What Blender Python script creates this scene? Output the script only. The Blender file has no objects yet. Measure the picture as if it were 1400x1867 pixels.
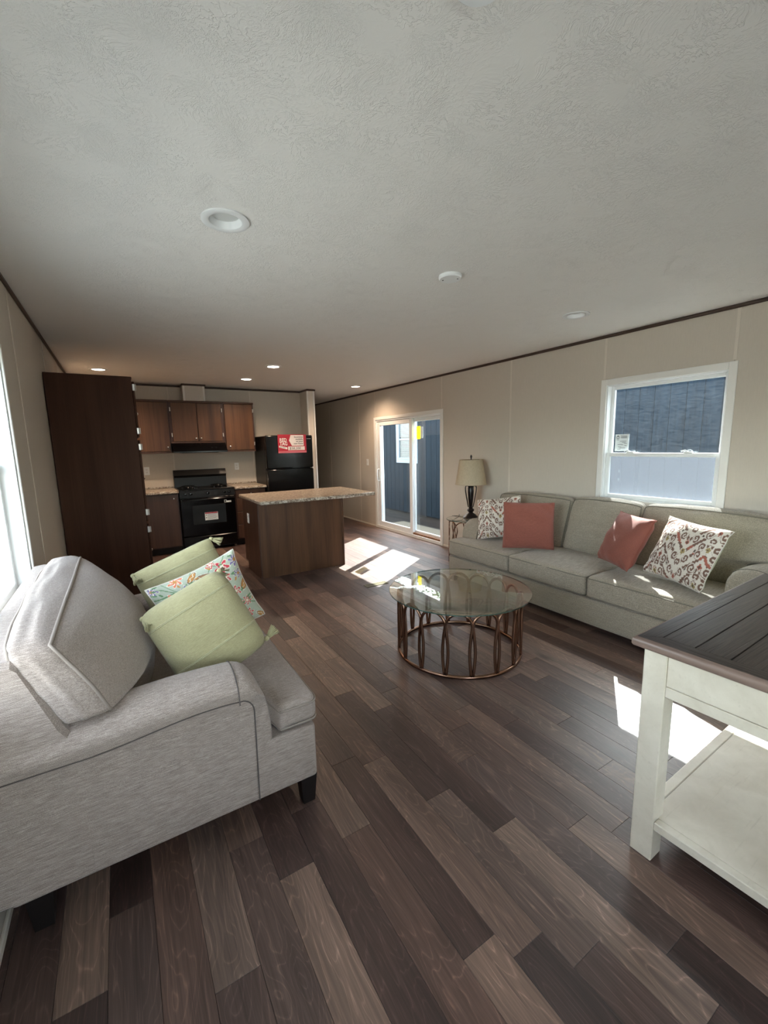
import bpy, math, random
import numpy as np
from mathutils import Matrix, Vector
PI = math.pi
SC = bpy.context.scene
COL = SC.collection
random.seed(7)
# ------------------------------------------------------------------ camera
YAW, PITCH, ROLL, FPX = 0.55035, 0.15431, 0.021953, 779.17
def camera():
    cy, sy, cp, sp = math.cos(YAW), math.sin(YAW), math.cos(PITCH), math.sin(PITCH)
    f = Vector((sy*cp, cy*cp, -sp)); rt = Vector((cy, -sy, 0)); dn = -rt.cross(f)
    c, s = math.cos(ROLL), math.sin(ROLL)
    r2 = c*rt + s*dn; d2 = -s*rt + c*dn
    m = Matrix((( r2.x, -d2.x, -f.x, 0.0), (r2.y, -d2.y, -f.y, 0.0), (r2.z, -d2.z, -f.z, 1.48), (0, 0, 0, 1)))
    cd = bpy.data.cameras.new('camera'); cd.sensor_fit = 'VERTICAL'; cd.sensor_height = 36.0
    cd.lens = FPX/1867*36.0; cd.clip_start = 0.02; cd.clip_end = 300
    o = bpy.data.objects.new('camera', cd); COL.objects.link(o); o.matrix_world = m
    SC.camera = o
camera()
# ------------------------------------------------------------------ light and exposure
SC.view_settings.view_transform = 'Standard'; SC.view_settings.look = 'None'
SC.view_settings.exposure = 2.78; SC.view_settings.gamma = 1.0
SC.view_settings.use_curve_mapping = False
W = bpy.data.worlds.new('sky'); SC.world = W; W.use_nodes = True
_n = W.node_tree.nodes; _l = W.node_tree.links; _n.clear()
_sky = _n.new('ShaderNodeTexSky'); _sky.sky_type = 'NISHITA'; _sky.sun_disc = False
_sky.sun_elevation = math.radians(40); _sky.sun_rotation = math.radians(57)
_bg = _n.new('ShaderNodeBackground'); _bg.inputs[1].default_value = 0.46
_hs = _n.new('ShaderNodeHueSaturation'); _hs.inputs['Saturation'].default_value = .34; _l.new(_sky.outputs[0], _hs.inputs['Color'])
_ow = _n.new('ShaderNodeOutputWorld'); _l.new(_hs.outputs[0], _bg.inputs[0]); _l.new(_bg.outputs[0], _ow.inputs[0])
sd = bpy.data.lights.new('sun', 'SUN'); sd.energy = 6.2; sd.angle = 0.006; sd.color = (1.0, 0.98, 0.95)
so = bpy.data.objects.new('sun', sd); COL.objects.link(so)
so.rotation_euler = Vector((-1.0, -0.65, -1.0)).to_track_quat('-Z', 'Y').to_euler(); so.location = (12, 9, 12)

# ------------------------------------------------------------------ helpers
class MB:
    """collects faces for one mesh"""
    def __init__(s): s.v = []; s.f = []; s.m = []
    def add(s, vs, fs, mi=0):
        b = len(s.v); s.v.extend([tuple(x) for x in vs]); s.f.extend([tuple(i+b for i in q) for q in fs]); s.m.extend([mi]*len(fs)); return s
    def box(s, x0, x1, y0, y1, z0, z1, mi=0):
        v = [(x0,y0,z0),(x1,y0,z0),(x1,y1,z0),(x0,y1,z0),(x0,y0,z1),(x1,y0,z1),(x1,y1,z1),(x0,y1,z1)]
        return s.add(v, [(0,3,2,1),(4,5,6,7),(0,1,5,4),(1,2,6,5),(2,3,7,6),(3,0,4,7)], mi)
    def bbox(s, x0, x1, y0, y1, z0, z1, b=0.003, mi=0):
        """box with chamfered edges"""
        X = (x0, x1); Y = (y0, y1); Z = (z0, z1); b = min(b, (x1-x0)*.45, (y1-y0)*.45, (z1-z0)*.45)
        vs = []; idx = {}
        for i in (0, 1):
            for j in (0, 1):
                for k in (0, 1):
                    sx = b if i == 0 else -b; sy = b if j == 0 else -b; sz = b if k == 0 else -b
                    idx[(i,j,k,0)] = len(vs); vs.append((X[i], Y[j]+sy, Z[k]+sz))
                    idx[(i,j,k,1)] = len(vs); vs.append((X[i]+sx, Y[j], Z[k]+sz))
                    idx[(i,j,k,2)] = len(vs); vs.append((X[i]+sx, Y[j]+sy, Z[k]))
        fs = []
        for i in (0, 1):
            q = [idx[(i,0,0,0)], idx[(i,1,0,0)], idx[(i,1,1,0)], idx[(i,0,1,0)]]; fs.append(q if i else q[::-1])
            q = [idx[(0,i,0,1)], idx[(1,i,0,1)], idx[(1,i,1,1)], idx[(0,i,1,1)]]; fs.append(q[::-1] if i else q)
            q = [idx[(0,0,i,2)], idx[(1,0,i,2)], idx[(1,1,i,2)], idx[(0,1,i,2)]]; fs.append(q if i else q[::-1])
        for a in (0, 1):
            for c in (0, 1):
                fs.append((idx[(a,c,0,0)], idx[(a,c,1,0)], idx[(a,c,1,1)], idx[(a,c,0,1)]) if (a+c) % 2 else (idx[(a,c,0,1)], idx[(a,c,1,1)], idx[(a,c,1,0)], idx[(a,c,0,0)]))
                fs.append((idx[(a,0,c,0)], idx[(a,1,c,0)], idx[(a,1,c,2)], idx[(a,0,c,2)]) if not (a+c) % 2 else (idx[(a,0,c,2)], idx[(a,1,c,2)], idx[(a,1,c,0)], idx[(a,0,c,0)]))
                fs.append((idx[(0,a,c,1)], idx[(1,a,c,1)], idx[(1,a,c,2)], idx[(0,a,c,2)]) if (a+c) % 2 else (idx[(0,a,c,2)], idx[(1,a,c,2)], idx[(1,a,c,1)], idx[(0,a,c,1)]))
        for i in (0, 1):
            for j in (0, 1):
                for k in (0, 1):
                    t = (idx[(i,j,k,0)], idx[(i,j,k,1)], idx[(i,j,k,2)]); fs.append(t if (i+j+k) % 2 else t[::-1])
        return s.add(vs, fs, mi)
    def prism(s, pts, lo, hi, axis, mi=0):
        """polygon pts (2-D) extruded along axis from lo to hi; pts in the order of the two other axes"""
        n = len(pts); vs = []
        for h in (lo, hi):
            for p in pts:
                q = list(p); q.insert(axis, h); vs.append(q)
        fs = [tuple(range(n))[::-1], tuple(range(n, 2*n))] + [(i, (i+1) % n, n+(i+1) % n, n+i) for i in range(n)]
        return s.add(vs, fs, mi)
    def tube(s, path, r, n=8, closed=False, mi=0, flat=1.0):
        P = [Vector(p) for p in path]; L = len(P); rr = r if hasattr(r, '__len__') else [r]*L
        T = []
        for i in range(L):
            a = P[(i-1) % L] if (closed or i) else P[i]; b = P[(i+1) % L] if (closed or i < L-1) else P[i]
            t = (b-a); T.append(t.normalized() if t.length > 1e-9 else Vector((0,0,1)))
        u = T[0].orthogonal().normalized(); vs = []
        for i in range(L):
            u = (u - T[i]*u.dot(T[i])); u = u.normalized() if u.length > 1e-6 else T[i].orthogonal().normalized()
            w = T[i].cross(u)
            for k in range(n):
                a = 2*PI*k/n; vs.append(P[i] + rr[i]*(math.cos(a)*u + flat*math.sin(a)*w))
        fs = []
        for i in range(L if closed else L-1):
            j = (i+1) % L; off = 0
            if closed and i == L-1:
                best = 1e9
                for o in range(n):
                    d = (vs[i*n]-vs[o]).length
                    if d < best: best, off = d, o
            for k in range(n):
                fs.append((i*n+k, i*n+(k+1) % n, j*n+(k+1+off) % n, j*n+(k+off) % n))
        if not closed: fs += [tuple(range(n))[::-1], tuple(range((L-1)*n, L*n))]
        return s.add(vs, fs, mi)
    def lathe(s, prof, c=(0,0,0), n=24, axis=2, mi=0, cap=True):
        vs = []; L = len(prof)
        for r, h in prof:
            for k in range(n):
                a = 2*PI*k/n
                if axis == 2: q = (r*math.cos(a), r*math.sin(a), h)
                elif axis == 0: q = (h, r*math.cos(a), r*math.sin(a))
                else: q = (r*math.sin(a), h, r*math.cos(a))
                vs.append((q[0]+c[0], q[1]+c[1], q[2]+c[2]))
        fs = [(i*n+k, i*n+(k+1) % n, (i+1)*n+(k+1) % n, (i+1)*n+k) for i in range(L-1) for k in range(n)]
        if cap: fs += [tuple(range(n))[::-1], tuple(range((L-1)*n, L*n))]
        return s.add(vs, fs, mi)
    def holed(s, ax, a0, a1, u0, u1, w0, w1, holes, mi=0):
        """slab between a0..a1 on axis ax, spanning u,w (remaining axes in order), with rectangular holes"""
        U = sorted({u0, u1, *[min(max(h[i], u0), u1) for h in holes for i in (0, 1)]})
        Wd = sorted({w0, w1, *[min(max(h[i], w0), w1) for h in holes for i in (2, 3)]})
        nu, nw = len(U)-1, len(Wd)-1
        fill = [[not any(h[0]-1e-6 < (U[i]+U[i+1])/2 < h[1]+1e-6 and h[2]-1e-6 < (Wd[j]+Wd[j+1])/2 < h[3]+1e-6 for h in holes) for j in range(nw)] for i in range(nu)]
        def P(a, u, w):
            q = [u, w]; q.insert(ax, a); return tuple(q)
        flip = ax == 1
        vid = {}; vs = []; fs = []
        def V(k, i, j):
            if (k, i, j) not in vid: vid[(k, i, j)] = len(vs); vs.append(P((a0, a1)[k], U[i], Wd[j]))
            return vid[(k, i, j)]
        def F(q): fs.append(q[::-1] if flip else q)
        for i in range(nu):
            for j in range(nw):
                if not fill[i][j]: continue
                F((V(0,i,j), V(0,i,j+1), V(0,i+1,j+1), V(0,i+1,j))); F((V(1,i,j), V(1,i+1,j), V(1,i+1,j+1), V(1,i,j+1)))
                if i == 0 or not fill[i-1][j]: F((V(0,i,j), V(1,i,j), V(1,i,j+1), V(0,i,j+1)))
                if i == nu-1 or not fill[i+1][j]: F((V(0,i+1,j), V(0,i+1,j+1), V(1,i+1,j+1), V(1,i+1,j)))
                if j == 0 or not fill[i][j-1]: F((V(0,i,j), V(0,i+1,j), V(1,i+1,j), V(1,i,j)))
                if j == nw-1 or not fill[i][j+1]: F((V(0,i,j+1), V(1,i,j+1), V(1,i+1,j+1), V(0,i+1,j+1)))
        return s.add(vs, fs, mi)
    def mesh(s, name, mats, smooth=False, ang=35):
        me = bpy.data.meshes.new(name); me.from_pydata(s.v, [], s.f)
        for m in (mats if isinstance(mats, (list, tuple)) else [mats]): me.materials.append(m)
        if any(s.m): me.polygons.foreach_set('material_index', s.m)
        if smooth:
            me.polygons.foreach_set('use_smooth', [True]*len(s.f))
            if ang: me.set_sharp_from_angle(angle=math.radians(ang))
        me.update(); return me

def link(name, me, parent=None, local=False):
    o = bpy.data.objects.new(name, me); COL.objects.link(o)
    if parent is not None:
        o.parent = parent
        if not local and parent.parent is None: o.matrix_parent_inverse = Matrix.Translation(-parent.location)
    return o
def part(name, mb, mat, parent=None, smooth=False, ang=35, local=False, label=None, kind=None):
    """one mesh object; geometry given in room coordinates unless local"""
    o = link(name, mb.mesh(name, mat, smooth, ang), parent, local)
    if label: o['label'] = label
    if kind: o['kind'] = kind
    return o
def tag(o, label, cat, group=None, kind=None):
    o['label'] = label; o['category'] = cat
    if group: o['group'] = group
    if kind: o['kind'] = kind
    return o
def thing(name, loc, label, cat, group=None, rot=None):
    o = bpy.data.objects.new(name, None); COL.objects.link(o); o.location = loc; o.empty_display_size = .1
    if rot is not None: o.rotation_euler = rot
    return tag(o, label, cat, group)
def struct(name, mb, mat, parent=None, smooth=False):
    o = part(name, mb, mat, parent, smooth)
    if parent is None: o['kind'] = 'structure'
    return o
def struct_root(name, loc):
    o = bpy.data.objects.new(name, None); COL.objects.link(o); o.location = loc; o['kind'] = 'structure'; return o

# ------------------------------------------------------------------ materials
def srgb(r, g, b):
    f = lambda c: (c/255/12.92) if c/255 <= .04045 else ((c/255+.055)/1.055)**2.4
    return (f(r), f(g), f(b), 1)
class NT:
    def __init__(s, name):
        s.mat = bpy.data.materials.new(name); s.mat.use_nodes = True; s.t = s.mat.node_tree; s.t.nodes.clear()
        s.out = s.t.nodes.new('ShaderNodeOutputMaterial')
    def n(s, typ, props=None, **ins):
        nd = s.t.nodes.new('ShaderNode'+typ)
        for k, v in (props or {}).items(): setattr(nd, k, v)
        for k, v in ins.items():
            key = int(k[1:]) if k[0] == 'i' and k[1:].isdigit() else k.replace('_', ' ')
            if isinstance(v, bpy.types.NodeSocket): s.t.links.new(v, nd.inputs[key])
            else: nd.inputs[key].default_value = v
        return nd
    def ramp(s, fac, stops, interp='LINEAR'):
        nd = s.t.nodes.new('ShaderNodeValToRGB'); s.t.links.new(fac, nd.inputs[0]); cr = nd.color_ramp; cr.interpolation = interp
        while len(cr.elements) < len(stops): cr.elements.new(0.5)
        for e, (p, c) in zip(cr.elements, stops): e.position = p; e.color = c if len(c) == 4 else (*c, 1)
        return nd.outputs[0]
    def math(s, op, a, b=0.0, c=0.0): return s.n('Math', {'operation': op}, i0=a, i1=b, i2=c).outputs[0]
    def mix(s, fac, a, b, typ='MIX'):
        nd = s.t.nodes.new('ShaderNodeMix'); nd.data_type = 'RGBA'; nd.blend_type = typ
        for i, v in ((0, fac), (6, a), (7, b)):
            if isinstance(v, bpy.types.NodeSocket): s.t.links.new(v, nd.inputs[i])
            else: nd.inputs[i].default_value = v
        return nd.outputs[2]
    def coord(s, scale=(1,1,1), kind='pos', rot=(0,0,0), loc=(0,0,0)):
        if kind == 'pos': src = s.t.nodes.new('ShaderNodeNewGeometry').outputs['Position']
        else: src = s.t.nodes.new('ShaderNodeTexCoord').outputs[{'obj': 'Object', 'uv': 'UV', 'gen': 'Generated'}[kind]]
        return s.n('Mapping', None, Vector=src, Scale=scale, Rotation=rot, Location=loc).outputs[0]
    def noise(s, vec, scale=5, detail=3, rough=.5, dist=0.0): return s.n('TexNoise', None, Vector=vec, Scale=scale, Detail=detail, Roughness=rough, Distortion=dist).outputs[0]
    def bump(s, h, strength=.3, dist=.002, normal=None):
        nd = s.n('Bump', None, Height=h, Strength=strength, Distance=dist)
        if normal is not None: s.t.links.new(normal, nd.inputs['Normal'])
        return nd.outputs[0]
    def bsdf(s, col, rough=.5, metal=0., normal=None, **kw):
        nd = s.t.nodes.new('ShaderNodeBsdfPrincipled')
        for k, v in (('Base Color', col), ('Roughness', rough), ('Metallic', metal), ('Normal', normal), *[(k.replace('_', ' '), v) for k, v in kw.items()]):
            if v is None: continue
            if isinstance(v, bpy.types.NodeSocket): s.t.links.new(v, nd.inputs[k])
            else: nd.inputs[k].default_value = v
        s.t.links.new(nd.outputs[0], s.out.inputs[0]); return s.mat
    def surf(s, sh): s.t.links.new(sh, s.out.inputs[0]); return s.mat
def plain(name, col, rough=.5, metal=0., **kw): return NT(name).bsdf(col, rough, metal, **kw)

M = {}
M['white_trim'] = plain('white_trim', srgb(226, 224, 218), .4)
M['vinyl'] = plain('white_vinyl', srgb(232, 234, 233), .35)
M['plate'] = plain('plate_white', srgb(228, 228, 226), .35)
M['slot'] = plain('slot_dark', srgb(70, 68, 66), .5)
M['crown'] = plain('crown_brown', srgb(62, 46, 38), .45)
M['black'] = plain('black_gloss', srgb(4, 4, 6), .18, Specular_IOR_Level=.35)
M['black_flat'] = plain('black_satin', srgb(6, 6, 7), .35, Specular_IOR_Level=.3)
M['chrome'] = plain('chrome', (.72, .70, .68, 1), .2, 1.)
M['hinge'] = plain('hinge_nickel', (.62, .6, .57, 1), .35, .8)
M['copper'] = plain('rose_gold', (.30, .175, .12, 1), .22, 1.)
M['foot'] = plain('dark_foot', srgb(24, 20, 19), .35)
M['bronze'] = plain('dark_bronze', srgb(30, 24, 24), .28)
M['sticker'] = plain('paper_white', srgb(225, 232, 232), .6)
M['ink'] = plain('ink_grey', srgb(90, 95, 100), .6)
M['ink_black'] = plain('ink_black', srgb(35, 32, 34), .6)
M['red'] = plain('sign_red', srgb(176, 44, 62), .5)
M['red_light'] = plain('sign_pink', srgb(205, 110, 122), .5)
M['sign_white'] = plain('sign_white', srgb(240, 232, 228), .5)
M['brown_sill'] = NT('brown_sill'); _t = M['brown_sill']; M['brown_sill'] = _t.bsdf(_t.ramp(_t.noise(_t.coord((1, 1, 1)), 60, 3), [(.35, srgb(96, 62, 40)), (.65, srgb(140, 98, 66))]), .7)
def yellow_film():
    t = NT('yellow_film'); tr = t.n('BsdfTranslucent', None, Color=(.95, .85, .05, 1)); di = t.n('BsdfDiffuse', None, Color=(.9, .85, .05, 1)); tp = t.n('BsdfTransparent', None, Color=(.85, .8, .25, 1))
    a = t.n('MixShader', None, i0=.5, i1=tr.outputs[0], i2=di.outputs[0]); b = t.n('MixShader', None, i0=.45, i1=a.outputs[0], i2=tp.outputs[0]); return t.surf(b.outputs[0])
M['yellow'] = yellow_film()
def glass(name, tint=(.93, .97, .97, 1), rough=0.0, dust=0.0, gain=1.0):
    t = NT(name)
    tp = t.n('BsdfTransparent', None, Color=tint); gl = t.n('BsdfGlossy', None, Color=(1, 1, 1, 1), Roughness=rough)
    bf = t.t.nodes.new('ShaderNodeNewGeometry').outputs['Backfacing']
    fr = t.n('Fresnel', None, IOR=t.math('MULTIPLY_ADD', bf, 1/1.5-1.5, 1.5)).outputs[0]
    if gain != 1.0: fr = t.math('MINIMUM', t.math('MULTIPLY', fr, gain), 1.0)
    sh = t.n('MixShader', None, i0=fr, i1=tp.outputs[0], i2=gl.outputs[0]).outputs[0]
    if dust:
        sp = t.ramp(t.noise(t.coord((1, 1, 1)), 140, 2, .6), [(.68, (0, 0, 0)), (.75, (1, 1, 1))])
        st = t.ramp(t.noise(t.coord((5, 5, 22)), 3, 5, .75, 1.2), [(.35, (.15, .15, .15)), (.75, (1, 1, 1))])
        d = t.math('MULTIPLY', t.math('ADD', t.math('MULTIPLY', sp, .35), t.math('MULTIPLY', st, .5)), dust)
        df = t.n('BsdfDiffuse', None, Color=(.75, .85, .92, 1)); tl = t.n('BsdfTranslucent', None, Color=(.75, .85, .92, 1))
        dd = t.n('MixShader', None, i0=.5, i1=df.outputs[0], i2=tl.outputs[0])
        sh = t.n('MixShader', None, i0=d, i1=sh, i2=dd.outputs[0]).outputs[0]
    return t.surf(sh)
M['pane'] = glass('window_glass', dust=.007)
M['pane_dusty'] = glass('dusty_window_glass', dust=.034)
M['tabletop'] = glass('table_glass', (.90, .95, .92, 1), gain=1.5)
M['tableedge'] = plain('glass_edge', srgb(70, 105, 95), .1, Transmission_Weight=.4)
def screen():
    t = NT('insect_screen_mesh'); h = t.noise(t.coord((1, 1, 1)), 230, 3, .85)
    sp = t.ramp(h, [(.39, (.07, .075, .09)), (.5, (.22, .23, .25)), (.61, (.44, .46, .50))])
    df = t.n('BsdfDiffuse', None, Color=sp); tl = t.n('BsdfTranslucent', None, Color=sp); tp = t.n('BsdfTransparent', None, Color=(.95, .97, 1, 1))
    a = t.n('MixShader', None, i0=.30, i1=df.outputs[0], i2=tl.outputs[0]); b = t.n('MixShader', None, i0=.57, i1=a.outputs[0], i2=tp.outputs[0]); return t.surf(b.outputs[0])
M['screen'] = screen()
def wall_mat(name, c):
    t = NT(name); n1 = t.noise(t.coord((1, 1, 1)), 420, 3, .6); n2 = t.noise(t.coord((60, 60, 2)), 8, 3, .6)
    col = t.mix(.5, t.ramp(n1, [(.3, srgb(*[x*.95 for x in c])), (.7, srgb(*[min(255, x*1.04) for x in c]))]), t.ramp(n2, [(.3, srgb(*[x*.96 for x in c])), (.7, srgb(*[min(255, x*1.03) for x in c]))]))
    return t.bsdf(col, .62, normal=t.bump(n1, .25, .0012))
M['wall'] = wall_mat('wall_vinyl', (196, 186, 172))
M['batten'] = wall_mat('batten_vinyl', (210, 200, 186))
M['chase'] = wall_mat('chase_vinyl', (196, 190, 180))
def ceiling_mat():
    t = NT('ceiling_texture'); vec = t.coord((1, 1, 1))
    warp = t.n('VectorMath', {'operation': 'SCALE'}, i0=t.n('VectorMath', {'operation': 'SUBTRACT'}, i0=t.n('TexNoise', None, Vector=vec, Scale=5.0, Detail=2.0).outputs[1], i1=(.5, .5, .5)).outputs[0], Scale=.16).outputs[0]
    wv = t.n('VectorMath', {'operation': 'ADD'}, i0=vec, i1=warp).outputs[0]
    hs = []
    for sc, off in ((3.1, 0.0), (4.3, 7.3)):
        vv = t.n('VectorMath', {'operation': 'ADD'}, i0=wv, i1=(off, off*.37, 0)).outputs[0]
        vo = t.n('TexVoronoi', {'voronoi_dimensions': '2D'}, Vector=vv, Scale=sc)
        d = t.n('VectorMath', {'operation': 'SUBTRACT'}, i0=vv, i1=vo.outputs['Position']).outputs[0]
        sx = t.n('SeparateXYZ', None, i0=d); rnd = t.n('SeparateColor', None, i0=vo.outputs['Color'])
        ang = t.math('ARCTAN2', sx.outputs[1], sx.outputs[0])
        rr = t.math('MULTIPLY', vo.outputs['Distance'], 9.0)
        st = t.noise(t.n('CombineXYZ', None, X=t.math('MULTIPLY', ang, 5.0), Y=rr, Z=t.math('MULTIPLY', rnd.outputs[0], 40.0)).outputs[0], 1.8, 2.5, .6)
        line = t.ramp(st, [(.50, (0, 0, 0)), (.56, (1, 1, 1)), (.60, (.15, .15, .15)), (.68, (.1, .1, .1))])
        hs.append(t.math('MULTIPLY', line, t.ramp(t.noise(vv, 6.5, 2), [(.42, (0, 0, 0)), (.6, (1, 1, 1))])))
    fine = t.ramp(t.noise(wv, 75, 3, .6), [(.5, (0, 0, 0)), (.7, (1, 1, 1))])
    fm = t.ramp(t.noise(vec, 4.0, 2), [(.4, (.1, .1, .1)), (.65, (1, 1, 1))])
    h = t.math('ADD', t.math('MAXIMUM', hs[0], hs[1]), t.math('MULTIPLY', t.math('MULTIPLY', fine, fm), .6))
    return t.bsdf(srgb(234, 232, 227), .7, normal=t.bump(h, .55, .0023))
M['ceiling'] = ceiling_mat()
def floor_mat():
    t = NT('plank_vinyl'); at = t.n('Attribute', {'attribute_name': 'tone'}); s3 = t.n('SeparateColor', None, i0=at.outputs['Color'])
    tone, r2, warm = s3.outputs[0], s3.outputs[1], s3.outputs[2]
    pos = t.t.nodes.new('ShaderNodeNewGeometry').outputs['Position']
    off = t.n('CombineXYZ', None, X=t.math('MULTIPLY', r2, 37.0), Y=t.math('MULTIPLY', tone, 53.0), Z=t.math('MULTIPLY', r2, 11.0)).outputs[0]
    v = t.n('VectorMath', {'operation': 'ADD'}, i0=pos, i1=off).outputs[0]
    lo = t.n('Mapping', None, Vector=v, Scale=(7.0, 1.5, 1.0)).outputs[0]
    f = t.noise(lo, 1.0, 2.5, .5, .55)
    rings = t.math('ABSOLUTE', t.math('SINE', t.math('MULTIPLY', f, 62.0)))
    ring = t.ramp(rings, [(.0, (1, 1, 1)), (.22, (.25, .25, .25)), (.6, (0, 0, 0))])
    fib = t.noise(t.n('Mapping', None, Vector=v, Scale=(260.0, 7.0, 1.0)).outputs[0], 1.0, 3, .65)
    fib2 = t.noise(t.n('Mapping', None, Vector=v, Scale=(90.0, 2.2, 1.0)).outputs[0], 1.0, 3, .6, .4)
    base = t.ramp(tone, [(.0, srgb(62, 50, 47)), (.35, srgb(80, 65, 60)), (.65, srgb(98, 81, 73)), (1., srgb(124, 107, 96))])
    base = t.mix(t.math('MULTIPLY', warm, .5), base, t.mix(1.0, base, (1.18, .93, .80, 1), 'MULTIPLY'))
    c = t.mix(1.0, base, t.ramp(fib2, [(.25, (.66, .66, .66)), (.75, (1.3, 1.3, 1.3))]), 'MULTIPLY')
    c = t.mix(1.0, c, t.ramp(f, [(.3, (.68, .67, .68)), (.7, (1.26, 1.24, 1.22))]), 'MULTIPLY')
    c = t.mix(t.math('MULTIPLY', t.math('MULTIPLY', ring, t.ramp(fib, [(.3, (.25, .25, .25)), (.6, (1, 1, 1))])), .85), c, t.mix(1.0, c, (1.95, 1.9, 1.88, 1), 'MULTIPLY'))
    c = t.mix(t.math('MULTIPLY', t.ramp(fib, [(.5, (0, 0, 0)), (.72, (1, 1, 1))]), .55), c, t.mix(1.0, c, (1.6, 1.56, 1.55, 1), 'MULTIPLY'))
    kn = t.n('TexVoronoi', None, Vector=t.n('Mapping', None, Vector=v, Scale=(3.2, 1.3, 1.0)).outputs[0], Scale=1.0)
    c = t.mix(t.ramp(kn.outputs['Distance'], [(.04, (.65, .65, .65)), (.13, (0, 0, 0))]), c, srgb(40, 31, 29))
    h = t.math('ADD', fib, t.math('MULTIPLY', ring, .5))
    return t.bsdf(c, t.ramp(fib, [(.2, (.36, .36, .36)), (.8, (.5, .5, .5))]), normal=t.bump(h, .22, .0008))
M['floor'] = floor_mat()
def wood(name, dark, light, axis='z', rough=.42, sc=1.0, spec=.4):
    t = NT(name); s = {'z': (22, 22, 1.2), 'x': (1.2, 22, 22), 'y': (22, 1.2, 22)}[axis]; s2 = tuple(x*(5 if x > 2 else 2) for x in s)
    a = t.noise(t.coord(tuple(x*sc*.35 for x in s)), 1.0, 4, .6, .6); b = t.noise(t.coord(s2), 1.0, 3, .6)
    c = t.ramp(t.math('ADD', t.math('MULTIPLY', a, .75), t.math('MULTIPLY', b, .25)), [(.33, srgb(*dark)), (.66, srgb(*light))])
    return t.bsdf(c, rough, normal=t.bump(b, .08, .0005), Specular_IOR_Level=spec)
M['cab'] = wood('cabinet_wood', (58, 36, 24), (100, 69, 46))
M['cab_low'] = wood('base_cabinet_wood', (54, 34, 25), (82, 56, 42))
M['pantry'] = wood('pantry_wood', (56, 34, 25), (78, 52, 38), 'z', .6, spec=.15)
M['cabedge'] = plain('cabinet_edge', srgb(60, 36, 30), .45)
M['dark'] = plain('toe_kick', srgb(22, 17, 15), .7)
def granite():
    t = NT('granite_laminate'); p = t.coord((1, 1, 1))
    a = t.n('TexVoronoi', None, Vector=t.n('VectorMath', {'operation': 'ADD'}, i0=p, i1=t.n('VectorMath', {'operation': 'SCALE'}, i0=t.n('TexNoise', None, Vector=p, Scale=26.0, Detail=3.0).outputs[1], Scale=.03).outputs[0]).outputs[0], Scale=75.0)
    n = t.noise(p, 48, 4, .7, .6)
    c = t.ramp(n, [(.36, srgb(74, 60, 52)), (.44, srgb(126, 108, 92)), (.54, srgb(178, 166, 148)), (.66, srgb(212, 206, 194))])
    c = t.mix(t.ramp(a.outputs['Distance'], [(.0, (.55, .55, .55)), (.4, (0, 0, 0))]), c, srgb(96, 78, 68))
    return t.bsdf(c, .3)
M['granite'] = granite()
def fabric(name, dark, light, kind='pos', fine=520, bump=.5, sl=(28, 420)):
    t = NT(name)
    sh = t.noise(t.coord((sl[0], sl[1], sl[1]), kind), 1.0, 3, .7); sh2 = t.noise(t.coord((sl[1], sl[0], sl[1]), kind), 1.0, 3, .7); sf = t.noise(t.coord((1, 1, 1), kind), fine, 2, .6)
    wv = t.n('TexWave', {'wave_type': 'BANDS', 'bands_direction': 'DIAGONAL'}, Vector=t.coord((1, 1, 1), kind), Scale=150.0, Distortion=2.0, Detail=1.0).outputs[1]
    m = t.math('ADD', t.math('ADD', t.math('MULTIPLY', sh, .42), t.math('MULTIPLY', sh2, .16)), t.math('ADD', t.math('MULTIPLY', sf, .30), t.math('MULTIPLY', wv, .12)))
    c = t.ramp(m, [(.36, srgb(*dark)), (.52, srgb(*[(a+b)/2 for a, b in zip(dark, light)])), (.66, srgb(*light))])
    return t.bsdf(c, .92, normal=t.bump(t.math('ADD', sf, t.math('MULTIPLY', sh, .8)), bump, .0016), Sheen_Weight=.15)
M['chair_fabric'] = fabric('oatmeal_tweed', (110, 97, 90), (204, 188, 177))
M['sofa_fabric'] = fabric('sage_grey_tweed', (108, 100, 87), (190, 177, 158), sl=(15, 190), fine=330)
M['cord'] = plain('seam_oatmeal', srgb(92, 84, 80), .9)  # dark cord colour for the loveseat seams
M['cord_sofa'] = plain('seam_sofa', srgb(112, 106, 94), .9)
M['welt'] = plain('welt_oatmeal', srgb(142, 130, 121), .9)
M['green'] = fabric('green_weave', (142, 135, 98), (186, 178, 138), 'obj', 700, .8)
M['green_seam'] = fabric('green_seam', (160, 154, 116), (204, 198, 160), 'obj', 700, .5)
M['rust'] = fabric('rust_weave', (114, 60, 48), (153, 91, 75), 'obj', 600, .4)
M['rust_cord'] = plain('rust_cord', srgb(134, 72, 58), .9)
def printed(name, scale=700):
    t = NT(name); at = t.n('Attribute', {'attribute_name': 'print'}); n = t.noise(t.coord((1, 1, 1), 'obj'), scale, 2, .6)
    return t.bsdf(t.mix(1.0, at.outputs['Color'], t.ramp(n, [(.3, (.82, .82, .82)), (.7, (1.1, 1.1, 1.1))]), 'MULTIPLY'), .9, normal=t.bump(n, .4, .0012))
M['print'] = printed('printed_cloth')
M['cream_cord'] = plain('cream_cord', srgb(206, 198, 186), .85)
def painted():
    t = NT('antique_white_paint'); p = t.coord((1, 1, 1)); n = t.noise(p, 9, 4, .65, .5); g = t.noise(t.coord((6, 90, 90)), 1.0, 3, .6)
    c = t.ramp(n, [(.25, srgb(204, 193, 173)), (.7, srgb(220, 210, 192))]); c = t.mix(t.math('MULTIPLY', t.ramp(g, [(.6, (0, 0, 0)), (.8, (1, 1, 1))]), .25), c, srgb(160, 144, 124))
    return t.bsdf(c, .45)
M['register'] = plain('register_bronze', srgb(96, 88, 58), .45, .3)
M['painted'] = painted()
M['worn'] = plain('worn_edge', srgb(128, 104, 92), .6)
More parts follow.
